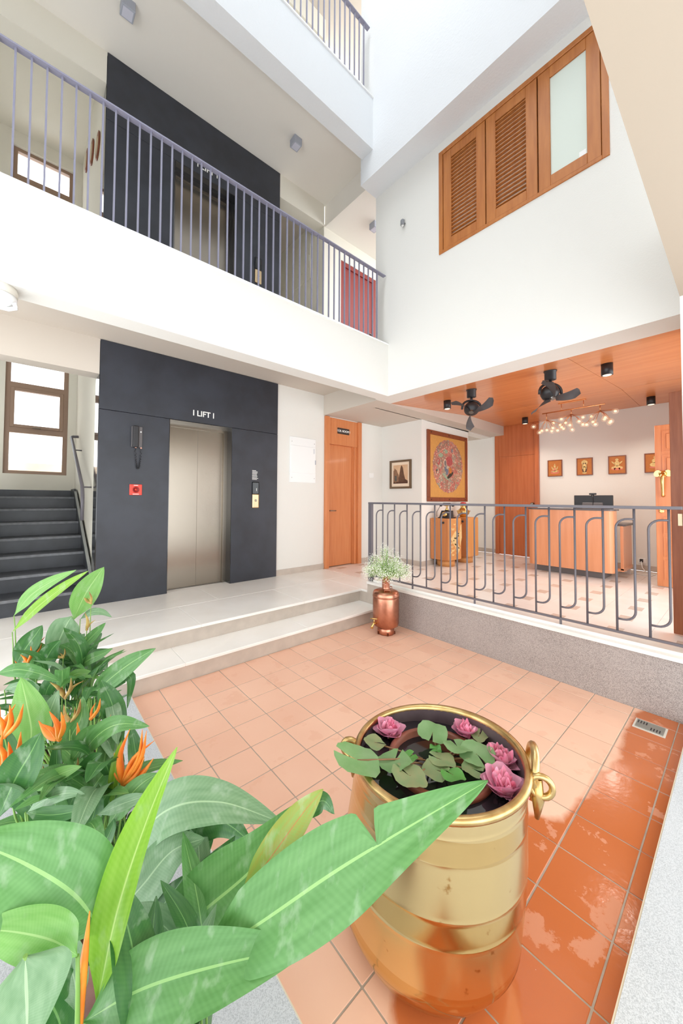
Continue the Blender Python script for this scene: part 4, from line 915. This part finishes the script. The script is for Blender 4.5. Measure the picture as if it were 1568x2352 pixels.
# floating pink lotus flowers
pet_m = mat('pink_petal', (255, 204, 224), .5, rgb2=(252, 182, 210), vscale=22); pet_in = mat('deep_pink_petal', (250, 140, 176), .5, rgb2=(253, 186, 208), vscale=30)
def petal(q, c, az, el, L_, W_, curl=.4):
    d = Vector((math.cos(az), math.sin(az), 0)); t = Vector((-d.y, d.x, 0)); z = Vector((0,0,1)); rows = []
    for i in range(6):
        s_ = i/5; e_ = el+curl*s_; ctr = c + (d*math.cos(el+curl*s_*.5)+z*math.sin(el+curl*s_*.5))*L_*s_
        w_ = W_*math.sin(PI*(.16+.74*s_))**.9*(1 if i < 5 else .6)
        nrm = -d*math.sin(e_)+z*math.cos(e_)
        rows.append([q.bm.verts.new(ctr+t*w_*k+nrm*(abs(k)**2*w_*.35)) for k in (-1, -.5, 0, .5, 1)])
    for a, b in zip(rows, rows[1:]):
        for k in range(4): q.bm.faces.new((a[k], a[k+1], b[k+1], b[k])).smooth = True
lotus_px = [(893,1672,.068,'pink lotus floating at the left rim of the brass pot'), (1068,1680,.064,'pink lotus floating at the back of the brass pot'), (1150,1750,.068,'pink lotus floating at the right rim below the back one'), (1155,1815,.078,'open pink lotus floating nearest, at the lower right of the brass pot')]
for n_, (px_, py_, r_, lab) in enumerate(lotus_px):
    dv = at(px_, py_, 1)-CAM; tt = (WZ+.025-CAM.z)/dv.z; c = CAM+dv*tt; c.z = wz(c.x, c.y)
    e = thing('lotus_flower', lab, 'flower', c, 'pink lotuses in the brass pot'); rnd = random.Random(n_)
    for k in range(11):
        q = MB(); petal(q, c+Vector((0,0,.006)), 2*PI*k/11*2+rnd.uniform(-.2,.2), rnd.uniform(.08, .3)+(.35 if k > 5 else 0), r_*rnd.uniform(.85, 1.1), r_*.5); bmesh.ops.solidify(q.bm, geom=q.bm.faces[:], thickness=.001); part(q, 'petal', pet_m, e).data.set_sharp_from_angle(angle=.9)
    q = MB()
    for k in range(34): petal(q, c+Vector((rnd.uniform(-.3,.3)*r_, rnd.uniform(-.3,.3)*r_, .008)), rnd.uniform(0, 2*PI), rnd.uniform(.8, 1.45), r_*rnd.uniform(.55, .85), r_*.16)
    tag(part(q, 'inner_petals', pet_in, e), kind='stuff')
    part(MB().tube([c+Vector((0,0,.008)), c-Vector((.01,.01,.02))], .005, 6), 'stalk', mat('lily_stalk', (140, 104, 70), .5), e)

# ------------------------------------------------------------------ copper boiler with baby's breath
kc = Vector((-.285, -.33, 0))
cb = thing('copper_boiler', 'old copper water boiler with brass tap standing before the steps', 'boiler', kc)
part(MB().lathe([(.085, .0), (.09, .012), (.088, .06), (.075, .075)], kc, 36), 'base_ring', copper, cb)
for k in range(5):
    a = 2*PI*k/5+.3; p_ = kc+Vector((.09*math.cos(a), .09*math.sin(a), .0)); part(MB().box(p_.x-.008, p_.x+.008, p_.y-.008, p_.y+.008, 0, .03, b=.003), 'foot', mat('dark_copper', (120, 74, 56), .4, metal=1), cb)
part(MB().lathe([(.07, .07), (.10, .075), (.126, .09), (.136, .12), (.138, .2), (.138, .385), (.136, .39)], kc, 48), 'body', copper, cb)
part(MB().lathe([(.138, .388), (.142, .393), (.138, .398), (.142, .404), (.138, .41), (.139, .42), (.128, .445), (.09, .462), (.05, .47), (.042, .472)], kc, 48), 'lid', copper, cb)
part(MB().lathe([(.046, .47), (.042, .478), (.041, .49), (.04, .58), (.046, .6), (.062, .612), (.058, .612), (.038, .59), (.036, .5)], kc, 36, cap=False), 'neck', copper, cb)
for a in (-2.3, .3):
    d = Vector((math.cos(a), math.sin(a), 0)); t = Vector((-d.y, d.x, 0)); c = kc+d*.095
    zz = .452
    part(MB().tube([c+t*.03+Vector((0,0,zz)), c+t*.03+Vector((0,0,zz+.025)), c-t*.03+Vector((0,0,zz+.025)), c-t*.03+Vector((0,0,zz))], .005, 6), 'lid_handle', copper, cb)
d = Vector((-.9, .1, 0)).normalized(); c = kc+d*.138+Vector((0,0,.13))
part(MB().tube([c-d*.01, c+d*.04, c+d*.055-Vector((0,0,.02)), c+d*.06-Vector((0,0,.045))], [.011, .011, .012, .014], 10).tube([c+d*.03, c+d*.03+Vector((0,0,.045))], .006, 8).tube([c+d*.03+Vector((-.02,.03,.05)), c+d*.03+Vector((.02,-.03,.05))], .006, 8), 'tap', brass_h, cb)
bb_ = thing('babys_breath', "airy bunch of white baby's breath in the neck of the copper boiler", 'flowers', kc+Vector((0,0,.58)))
rnd = random.Random(11); stm = MB(); bl = bmesh.new(); gn = bmesh.new()
neck = kc+Vector((0,0,.60)); tips = []
for k in range(300):
    a = rnd.uniform(0, 2*PI); rad = .26*math.sqrt(rnd.random()); h = .05+.30*rnd.random()*(1-(rad/.3)**2)
    tips.append(neck+Vector((rad*math.cos(a), rad*math.sin(a), h*(1 if rad < .12 else .8) - (.05 if rad > .15 and rnd.random() < .4 else 0))))
for t in tips:
    m_ = neck*.45+t*.55+Vector((0,0,.02)); stm.tube([neck-Vector((0,0,.08)), neck+Vector((0,0,.01)), m_, t], .0011, 4, cap=False)
def spk(bm, c, s_):
    v = [bm.verts.new(c+Vector(q)*s_) for q in ((1,0,0),(-1,0,0),(0,1,0),(0,-1,0),(0,0,1),(0,0,-1))]
    for f in ((0,2,4),(2,1,4),(1,3,4),(3,0,4),(2,0,5),(1,2,5),(3,1,5),(0,3,5)): bm.faces.new([v[i] for i in f])
for t in tips:
    for k in range(12):
        p_ = t+Vector((rnd.gauss(0,.018), rnd.gauss(0,.018), rnd.gauss(0,.017))); spk(bl, p_, rnd.uniform(.0026, .0046))
    for k in range(13):
        s_ = rnd.random(); p_ = neck.lerp(t, .3+.65*s_)+Vector((rnd.gauss(0,.012), rnd.gauss(0,.012), rnd.gauss(0,.012)+.015)); spk(gn, p_, rnd.uniform(.003, .0052))
part(stm, 'stems', mat('pale_stem', (150, 180, 120), .6), bb_)
q = MB(); q.bm = bl; tag(part(q, 'blossoms', mat('white_blossom', (252, 255, 244), .6), bb_), kind='stuff')
q = MB(); q.bm = gn; tag(part(q, 'leaflets', mat('pale_green_leaflet', (176, 208, 128), .7), bb_), kind='stuff')

# ------------------------------------------------------------------ heliconia bed
def leaf_mat(name, rgb, rgb2, vein, tr=.35, rough=.38):
    m = mat(name, rgb, rough); nt = m.node_tree; N = nt.nodes; L = nt.links; b = N['Principled BSDF']
    uv = N.new('ShaderNodeUVMap'); sp = N.new('ShaderNodeSeparateXYZ'); L.new(uv.outputs[0], sp.inputs[0])
    def mt(op, a, c=None):
        n = N.new('ShaderNodeMath'); n.operation = op
        for i, v in enumerate((a, c)):
            if v is None: continue
            if isinstance(v, (int, float)): n.inputs[i].default_value = v
            else: L.new(v, n.inputs[i])
        return n.outputs[0]
    au = mt('ABSOLUTE', sp.outputs[0])
    ph = mt('ADD', mt('MULTIPLY', sp.outputs[1], 260), mt('MULTIPLY', au, -24))
    wv = mt('MULTIPLY_ADD' if False else 'MULTIPLY', mt('ADD', mt('SINE', ph), 1), .5)
    n = N.new('ShaderNodeTexNoise'); n.inputs['Scale'].default_value = 4; n.inputs['Detail'].default_value = 2; L.new(uv.outputs[0], n.inputs['Vector'])
    rp = N.new('ShaderNodeValToRGB'); rp.color_ramp.elements[0].position = .3; rp.color_ramp.elements[1].position = .7
    rp.color_ramp.elements[0].color = (*lin(rgb),1); rp.color_ramp.elements[1].color = (*lin(rgb2),1)
    L.new(mt('ADD', mt('MULTIPLY', wv, .08), mt('MULTIPLY', n.outputs[0], .84)), rp.inputs[0])
    mr = N.new('ShaderNodeMath'); mr.operation = 'LESS_THAN'; L.new(au, mr.inputs[0]); mr.inputs[1].default_value = .035
    mx = N.new('ShaderNodeMixRGB'); L.new(mr.outputs[0], mx.inputs[0]); L.new(rp.outputs[0], mx.inputs[1]); mx.inputs[2].default_value = (*lin(vein),1)
    L.new(mx.outputs[0], b.inputs['Base Color'])
    # blotchy sheen painted into the blade colour, with bump from the same noise
    tcg = N.new('ShaderNodeTexCoord'); mpg = N.new('ShaderNodeMapping'); mpg.inputs['Scale'].default_value = (1, 1, .45); L.new(tcg.outputs['Object'], mpg.inputs[0])
    n3 = N.new('ShaderNodeTexNoise'); n3.inputs['Scale'].default_value = 38; n3.inputs['Detail'].default_value = 7; L.new(mpg.outputs[0], n3.inputs['Vector'])
    sc_ = N.new('ShaderNodeValToRGB'); sc_.color_ramp.elements[0].position = .56; sc_.color_ramp.elements[1].position = .74; L.new(n3.outputs[0], sc_.inputs[0])
    mx_ = N.new('ShaderNodeMixRGB'); L.new(mt('MULTIPLY', sc_.outputs[0], .42), mx_.inputs[0]); L.new(mx.outputs[0], mx_.inputs[1]); mx_.inputs[2].default_value = (*lin((206,222,200)),1); L.new(mx_.outputs[0], b.inputs['Base Color'])
    bp_ = N.new('ShaderNodeBump'); bp_.inputs['Strength'].default_value = .25; bp_.inputs['Distance'].default_value = .003; L.new(n3.outputs[0], bp_.inputs['Height']); L.new(bp_.outputs[0], b.inputs['Normal'])
    tl = N.new('ShaderNodeBsdfTranslucent'); L.new(mx.outputs[0], tl.inputs[0]); ms = N.new('ShaderNodeMixShader'); ms.inputs[0].default_value = tr
    L.new(b.outputs[0], ms.inputs[1]); L.new(tl.outputs[0], ms.inputs[2]); L.new(ms.outputs[0], N['Material Output'].inputs[0])
    return m
LM = {'g': leaf_mat('leaf_green', (88, 142, 74), (112, 164, 98), (150, 196, 120)),
      'd': leaf_mat('leaf_dark', (52, 104, 50), (74, 124, 62), (112, 160, 92), .2),
      'l': leaf_mat('leaf_light', (128, 184, 96), (150, 200, 118), (176, 214, 140), .45),
      'y': leaf_mat('leaf_young', (134, 186, 58), (158, 202, 84), (186, 218, 120), .45),
      's': leaf_mat('leaf_silver', (112, 150, 108), (140, 172, 134), (166, 196, 154), .3)}
stem_m = mat('plant_stem', (122, 162, 78), .5); br_m = mat('orange_bract', (240, 146, 48), .5, rgb2=(228, 116, 34), vscale=30); br_tip = mat('dark_bract_tip', (120, 70, 44), .6); dry_m = mat('dried_bract', (190, 168, 96), .6, rgb2=(150, 110, 60), vscale=30)
soil_m = mat('potting_soil', (58, 44, 34), .95, bump=.6, bscale=60)
pot_m = mat('brown_glazed_pot', (104, 66, 54), .4, rgb2=(150, 112, 100), vscale=7); pot_r = mat('dark_pot_rim', (52, 40, 38), .4)
def cr(P, n):
    "catmull-rom through 3d points"
    P = [P[0]*2-P[1]]+P+[P[-1]*2-P[-2]]; out = []; seg = len(P)-3
    for i in range(n+1):
        t = i/n*seg; k = min(int(t), seg-1); t -= k; a, b, c, d = P[k:k+4]
        out.append(.5*((2*b)+(c-a)*t+(2*a-5*b+4*c-d)*t*t+(3*b-a-3*c+d)*t**3))
    return out
def leaf(plant, pts, W, m, tilt=0, fold=.25, droop=0, notch=None, n=22, wmax=.45):
    """pts: (px, py, depth) along the midrib; W: full width in px at the middle"""
    P = cr([at(*q) for q in pts], n); dm = sum(q[2] for q in pts)/len(pts); hw = W/2/FPX*dm
    q = MB(); uvl = q.bm.loops.layers.uv.new('UVMap'); rows = []; info = {}
    for i, p in enumerate(P):
        t = i/n; tg = (P[min(i+1, n)]-P[max(i-1, 0)]).normalized(); v = (CAM-p).normalized()
        sd = tg.cross(v).normalized(); nm = sd.cross(tg).normalized()
        if nm.dot(v) < 0: nm = -nm
        s2 = sd*math.cos(tilt)+nm*math.sin(tilt); n2 = nm*math.cos(tilt)-sd*math.sin(tilt)
        a = t**(math.log(.5)/math.log(wmax)); wd_ = hw*(math.sin(PI*a)**.72)*(1-.25*a*a) if 0 < t < 1 else 0
        wd_ = max(wd_*min(1, t/.2)**.6, hw*.015); row = []
        for k in range(-6, 7):
            s_ = k/6; w_ = wd_
            if notch and (s_ > 0) == (notch[0] > 0) and s_ != 0:
                w_ *= 1-notch[3]*math.exp(-((t-notch[1])/notch[2])**2)
            wob = .05*hw*math.sin(9*t+3*s_+P[0].x*40)*abs(s_)
            vv = q.bm.verts.new(p + s2*s_*w_*math.cos(fold*abs(s_)) + n2*(abs(s_)**1.5*w_*math.sin(fold) - droop*s_*s_*w_ + wob)); info[vv] = (s_, t); row.append(vv)
        rows.append(row)
    for a, b in zip(rows, rows[1:]):
        for k in range(12):
            f = q.bm.faces.new((a[k], a[k+1], b[k+1], b[k])); f.smooth = True
            for l in f.loops: l[uvl].uv = info[l.vert]
    return part(q, 'leaf', LM[m], plant)
def stalk(plant, a, b, r=.004, sag=.3, name='stem', m=None):
    a = Vector(a); b = Vector(b); mid = Vector((b.x*(1-sag)+a.x*sag, b.y*(1-sag)+a.y*sag, (a.z+b.z)/2))
    return part(MB().tube(cr([a, mid, b], 10), [r*1.3-.0005*i*r/.004*.6 for i in range(11)], 7), name, m or stem_m, plant)
def bract_flower(plant, base, ends, d, stem_to, dry=False, w=.012):
    f = part(MB().ball(at(*base, d), .006, 8, 6), 'flower', dry_m if dry else br_m, plant)
    b = at(*base, d)
    for i, e_ in enumerate(ends):
        t = at(e_[0], e_[1], d+(.02 if i % 2 else -.015)); mid = b.lerp(t, .5)+(t-b).cross(fw).normalized()*L_*.12*(1 if i % 3 else -1) if False else b.lerp(t, .5); L_ = (t-b).length; mid = mid+(t-b).cross(fw).normalized()*L_*(.13 if i % 2 else -.1); r_ = min(w, L_*.115)
        o = MB().tube(cr([b, mid, t], 8), [r_*.5, r_*.9, r_*1.05, r_, r_*.85, r_*.68, r_*.5, r_*.3, r_*.08], 7, flat=.55).build('bract', dry_m if dry else br_m, f)
        o.matrix_parent_inverse = Matrix.Translation(-plant.location) @ Matrix.Identity(4); o.matrix_parent_inverse = Matrix.Identity(4)
    if stem_to is not None: stalk(plant, stem_to, b, .0032, .2, 'flower_stem')
def planter(y, label, x=-3.085, r_=.165, h=.3):
    e = thing('planter_pot', label, 'pot', (x, y, .04))
    part(MB().lathe([(r_*.72, .04), (r_*.8, .06), (r_*.98, .04+h*.8), (r_, .04+h-.03)], (x, y, 0), 40), 'body', pot_m, e)
    part(MB().lathe([(r_, .04+h-.032), (r_+.012, .04+h-.03), (r_+.012, .04+h), (r_-.01, .04+h), (r_-.012, .04+h-.04)], (x, y, 0), 40, cap=False), 'rim', pot_r, e)
    part(MB().lathe([(0, .04+h-.03), (r_-.012, .04+h-.032)], (x, y, 0), 32, cap=False), 'soil', soil_m, e)
    return Vector((x, y, .04+h-.03))
s1_ = planter(-2.23, 'brown glazed pot holding the big-leaved heliconia nearest the camera')
s2_ = planter(-1.62, 'brown glazed pot holding the heliconia with most orange flowers')
s3_ = planter(-.98, 'brown glazed pot holding the heliconia nearest the steps')
def soil(s_, dx=0, dy=0): return s_+Vector((dx, dy, 0))
# near plant: big leaves
A = thing('heliconia', 'heliconia with the biggest arching leaves, closest to the camera', 'plant', s1_)
near = [
 ([(440,2222,.56),(600,2118,.55),(760,2008,.535),(900,1922,.52),(1120,1793,.50)], 186, 'g', .1, .15, 0, (-1,.70,.02,.92)),
 ([(350,2190,.66),(470,2090,.66),(590,1985,.66),(705,1835,.67)], 165, 'g', 0, .2, 0, None),
 ([(270,1985,.78),(375,1866,.76),(500,1842,.74),(645,1888,.74)], 110, 's', .3, .2, .1, None),
 ([(300,1990,.80),(400,1915,.80),(500,1885,.80),(578,1935,.82)], 85, 'd', -.2, .2, .2, None),
 ([(222,2310,.55),(270,2090,.56),(335,1890,.58),(406,1716,.60)], 112, 'y', .45, .6, 0, None),
 ([(235,2140,.56),(170,2055,.54),(60,1985,.52),(-80,1925,.50)], 215, 'g', .1, .2, .1, None),
 ([(178,2195,.50),(120,2160,.49),(30,2140,.48),(-70,2135,.47)], 105, 'l', .2, .2, .25, None),
 ([(58,2195,.46),(60,2260,.45),(62,2330,.44),(60,2420,.43)], 190, 's', .1, .2, .2, None),
 ([(195,2345,.54),(330,2270,.53),(510,2215,.53),(716,2172,.53)], 160, 'g', -.1, .25, .1, None),
 ([(285,2215,.70),(340,2120,.70),(390,2060,.71),(425,2010,.72)], 60, 'd', .3, .3, 0, None),
 ([(330,2180,.74),(420,2080,.74),(490,1990,.75),(540,1920,.76)], 80, 'd', -.3, .2, 0, None),
 ([(270,2100,.72),(330,2030,.72),(395,1955,.73),(470,1925,.74)], 95, 's', .0, .2, .1, None),
 ([(435,1990,.80),(450,1960,.80),(470,1940,.81),(490,1925,.82)], 60, 'd', .2, .2, .1, None),
 ([(130,2260,.62),(100,2160,.60),(60,2080,.58),(20,2020,.57)], 110, 'd', .2, .2, .1, None),
 ([(180,2330,.56),(165,2230,.57),(120,2150,.58),(70,2100,.58)], 70, 's', .3, .2, .1, None),
 ([(240,2352,.62),(300,2400,.6),(380,2380,.58),(440,2340,.57)], 110, 'd', .3, .2, .1, None),
 ([(150,2400,.55),(130,2330,.55),(95,2280,.54),(40,2250,.53)], 120, 'd', .1, .2, .1, None)]
for pts, W, m, tl, fo, dr_, nt2 in near:
    leaf(A, pts, W, m, tl, fo, dr_, nt2, n=60 if nt2 else 36)
    stalk(A, soil(s1_, random.uniform(-.07,.07), random.uniform(-.07,.07)), at(*pts[0]), .005, .15)
part(MB().tube(cr([at(178,2420,.5), at(190,2240,.51), at(206,2093,.52)], 12), [.003, .004, .005, .0055, .0058, .006, .006, .0056, .005, .004, .003, .002, .0008], 8), 'flower_bud', br_m, A)
# brown torn leaf edge seen behind the big leaf
LM['o'] = leaf_mat('leaf_yellowing', (150, 150, 58), (124, 166, 76), (176, 120, 50), .3)
leaf(A, [(545,2075,.62),(625,1965,.61),(690,1875,.61),(742,1812,.61)], 74, 'o', .2, .2, 0)
leaf(A, [(690,1880,.66),(720,1850,.66),(745,1840,.66),(768,1870,.66)], 44, 'd', .2, .2, .2)
def filler(plant, s_, n, hmax, L0, seed, kinds, spread=.3, xmax=-2.72):
    "random leaves on arching stalks that thicken the clump around its pot"
    rnd = random.Random(seed)
    for i in range(n):
        a = rnd.uniform(0, 2*PI); b = s_+Vector((rnd.uniform(-.09,.09), rnd.uniform(-.09,.09), 0)); h = rnd.uniform(.25, 1)*hmax; out = rnd.uniform(.04, spread)
        d = Vector((math.cos(a), math.sin(a), 0)); p0 = b+d*out*.45+Vector((0,0,h*.75)); L_ = L0*rnd.uniform(.7, 1.2); el = rnd.uniform(.3, 1.3)
        p1 = p0+(d*math.cos(el)+Vector((0,0,math.sin(el))))*L_*.5; p2 = p1+(d*math.cos(el-.7)+Vector((0,0,math.sin(el-.7))))*L_*.5
        if p2.x > xmax or (p2-CAM).length < .68 or (p1-CAM).length < .68 or p2.y > -.35: continue
        P_ = [p0, p1, p2]; P = cr(P_, 12); hw = L_*rnd.uniform(.1, .15); q = MB(); uvl = q.bm.loops.layers.uv.new('UVMap'); rows = []; info = {}
        for k, p in enumerate(P):
            t = k/12; tg = (P[min(k+1,12)]-P[max(k-1,0)]).normalized(); sd = tg.cross(Vector((0,0,1))).normalized(); nm = sd.cross(tg)
            wd_ = max(hw*.03, hw*math.sin(PI*t**.85)**.75); row = []
            for j in (-1, -.5, 0, .5, 1):
                vv = q.bm.verts.new(p+sd*j*wd_+nm*abs(j)*wd_*.25); info[vv] = (j, t); row.append(vv)
            rows.append(row)
        for a_, b_ in zip(rows, rows[1:]):
            for k in range(4):
                f = q.bm.faces.new((a_[k], a_[k+1], b_[k+1], b_[k])); f.smooth = True
                for l in f.loops: l[uvl].uv = info[l.vert]
        part(q, 'leaf', LM[rnd.choice(kinds)], plant); stalk(plant, b, p0, .0032, .2)
filler(A, s1_, 44, .40, .22, 21, 'ddgs', .18, -2.9)
# middle plant
B = thing('heliconia', 'heliconia with several orange flowers in the middle of the bed', 'plant', s2_)
mid = [
 ([(180,1745,1.0),(223,1690,.99),(274,1663,.97),(343,1668,.96)], 48, 'g', .2, .2, .1), ([(160,1755,1.02),(195,1705,1.01),(215,1682,1.0),(232,1668,1.0)], 55, 'g', 0, .2, 0),
 ([(-5,1880,.86),(35,1790,.86),(70,1730,.87),(94,1683,.88)], 88, 'd', .1, .2, 0), ([(58,1818,.92),(110,1792,.91),(150,1773,.9),(188,1760,.9)], 34, 'l', .1, .2, .1),
 ([(62,1866,.86),(105,1837,.85),(150,1822,.84),(195,1824,.83)], 34, 's', .1, .2, .1), ([(58,1866,.82),(110,1872,.82),(160,1866,.82),(208,1850,.82)], 36, 'd', .1, .3, .1),
 ([(64,1735,1.08),(72,1680,1.08),(62,1620,1.08),(48,1556,1.1)], 82, 'l', .0, .15, 0), ([(188,1850,.95),(220,1800,.95),(250,1762,.95),(270,1734,.96)], 46, 'g', .1, .2, 0),
 ([(245,1900,.86),(287,1842,.86),(325,1800,.87),(364,1776,.88)], 48, 'g', .2, .2, 0), ([(222,1872,.84),(271,1850,.84),(310,1836,.84),(340,1826,.84)], 32, 's', .1, .2, .1),
 ([(120,1880,.95),(128,1800,.96),(130,1740,.97),(132,1690,.98)], 34, 'd', .4, .3, 0), ([(150,1880,.95),(180,1800,.95),(210,1750,.95),(235,1730,.95)], 44, 'd', .3, .2, 0),
 ([(255,1860,.92),(262,1790,.92),(270,1740,.93),(280,1700,.94)], 26, 'y', .4, .3, 0), ([(90,1900,.9),(70,1850,.9),(40,1830,.9),(5,1820,.9)], 46, 'd', .2, .2, .1),
 ([(200,1910,.86),(215,1870,.86),(222,1840,.86),(226,1800,.88)], 40, 'd', .1, .2, 0), ([(120,1700,1.12),(112,1650,1.12),(120,1620,1.12),(135,1585,1.12)], 46, 's', .1, .2, 0),
 ([(150,1760,1.1),(160,1700,1.1),(185,1650,1.1),(190,1600,1.1)], 50, 'g', .1, .2, 0), ([(40,1790,1.0),(20,1740,1.0),(10,1700,1.0),(-10,1660,1.0)], 46, 'd', .1, .2, 0),
 ([(180,1990,.86),(230,1950,.85),(255,1905,.85),(262,1880,.85)], 30, 'd', .1, .2, 0), ([(240,1990,.9),(265,1960,.9),(290,1940,.9),(310,1930,.9)], 26, 's', .1, .2, 0)]
filler(B, s2_, 80, .48, .2, 4, 'ddgsgs', .22, -2.93)
for pts, W, m, tl, fo, dr_ in mid:
    leaf(B, pts, W, m, tl, fo, dr_, n=20)
    stalk(B, soil(s2_, random.uniform(-.08,.08), random.uniform(-.08,.08)), at(*pts[0]), .0035, .15)
zA = lambda x, y: (x/3.136, 1280+y/3.136)
for base, ends, d, dry in [((885,1630), [(1055,1250),(935,1238),(1025,1240),(1112,1320),(1106,1448),(822,1408),(1040,1440)], .92, False),
        ((428,1312), [(355,1110),(278,1178),(440,1115),(470,1130),(300,1200),(400,1150)], .98, False),
        ((42,1540), [(150,1258),(150,1410),(-20,1330),(22,1250),(60,1330)], .90, False),
        ((34,1292), [(168,1058),(0,1075),(70,1065),(112,1058),(-30,1120)], 1.0, False),
        ((655,1160), [(722,1018),(690,1045),(700,1100)], 1.1, False), ((528,1372), [(556,1190)], 1.05, False), ((505,1190), [(580,1020),(460,1060),(540,1080)], 1.1, True), ((740,1210), [(800,1130),(720,1170),(770,1150)], 1.1, True), ((600,1590), [(690,1420),(560,1440),(610,1480)], .98, True), ((290,1550), [(310,1500),(265,1520),(320,1530)], 1.0, True)]:
    bract_flower(B, zA(*base), [zA(*q) for q in ends], d, soil(s2_, random.uniform(-.07,.07), random.uniform(-.07,.07)), dry)
# far plant
Cc = thing('heliconia', 'heliconia with upright slender leaves nearest the steps', 'plant', s3_)
far = [
 ([(165,1415,1.6),(150,1440,1.58),(132,1480,1.56),(117,1520,1.54)], 66, 's', .1, .2, .1), ([(32,1532,1.5),(58,1490,1.5),(80,1460,1.52),(97,1436,1.54)], 46, 'd', .1, .2, 0),
 ([(168,1425,1.68),(192,1372,1.66),(215,1335,1.64),(239,1302,1.64)], 56, 'l', .0, .15, 0), ([(28,1452,1.5),(85,1395,1.5),(150,1345,1.5),(203,1311,1.5)], 26, 'y', .3, .4, 0),
 ([(32,1414,1.52),(70,1368,1.52),(120,1335,1.52),(175,1309,1.52)], 32, 'l', .3, .3, 0), ([(203,1604,1.4),(255,1557,1.38),(306,1519,1.36),(358,1489,1.35)], 50, 'g', .1, .2, 0),
 ([(210,1606,1.42),(262,1568,1.4),(300,1556,1.39),(292,1628,1.38)], 30, 'd', .2, .3, .2), ([(-10,1548,1.35),(40,1538,1.35),(90,1547,1.34),(139,1566,1.34)], 34, 'g', .2, .2, .2),
 ([(82,1550,1.5),(105,1515,1.5),(120,1490,1.5),(140,1470,1.5)], 44, 'd', .1, .2, 0), ([(178,1495,1.6),(205,1468,1.6),(225,1448,1.6),(243,1430,1.6)], 24, 'g', .1, .2, 0),
 ([(184,1422,1.7),(210,1406,1.7),(235,1406,1.7),(257,1418,1.7)], 18, 's', .1, .2, .1), ([(190,1562,1.45),(215,1545,1.45),(235,1530,1.45),(253,1512,1.45)], 14, 'd', .1, .3, 0),
 ([(174,1537,1.5),(205,1515,1.5),(232,1503,1.5),(259,1489,1.5)], 24, 'g', .1, .2, 0), ([(140,1580,1.45),(170,1550,1.45),(200,1548,1.45),(235,1560,1.45)], 22, 'l', .1, .2, .1),
 ([(80,1570,1.55),(85,1530,1.55),(95,1490,1.55),(105,1480,1.55)], 48, 'g', .1, .2, 0), ([(150,1560,1.6),(160,1520,1.6),(175,1480,1.6),(195,1455,1.6)], 46, 's', .1, .2, 0),
 ([(205,1560,1.6),(225,1530,1.6),(235,1525,1.6),(245,1540,1.6)], 34, 's', .1, .2, .1), ([(10,1585,1.4),(40,1575,1.4),(70,1580,1.4),(100,1590,1.4)], 34, 's', .1, .2, .1), ([(100,1610,1.4),(110,1580,1.4),(125,1560,1.4),(140,1540,1.4)], 36, 'd', .1, .2, .1),
 ([(235,1590,1.45),(248,1600,1.45),(255,1615,1.45),(256,1632,1.45)], 20, 'g', .1, .2, .1)]
filler(Cc, s3_, 80, .5, .2, 9, 'ddggss', .24, -2.9)
for pts, W, m, tl, fo, dr_ in far:
    leaf(Cc, pts, W, m, tl, fo, dr_, n=18)
    stalk(Cc, soil(s3_, random.uniform(-.08,.08), random.uniform(-.08,.08)), at(*pts[0]), .0035, .15)
for base, ends, d, dry in [((200,760), [(145,700),(175,630),(222,640),(150,690)], 1.5, False), ((255,690), [(238,625),(325,572),(300,620)], 1.55, False), ((470,1012), [(358,898),(606,888),(512,868),(450,905)], 1.35, True), ((125,790), [(105,745),(145,745)], 1.5, False), ((655,330), [(640,245),(600,265),(632,290)], 1.65, True), ((625,520), [(612,400),(690,450)], 1.6, True), ((455,720), [(465,655),(395,690),(430,690)], 1.5, True)]:
    bract_flower(Cc, zA(*base), [zA(*q) for q in ends], d, soil(s3_, random.uniform(-.07,.07), random.uniform(-.07,.07)), dry, .012)
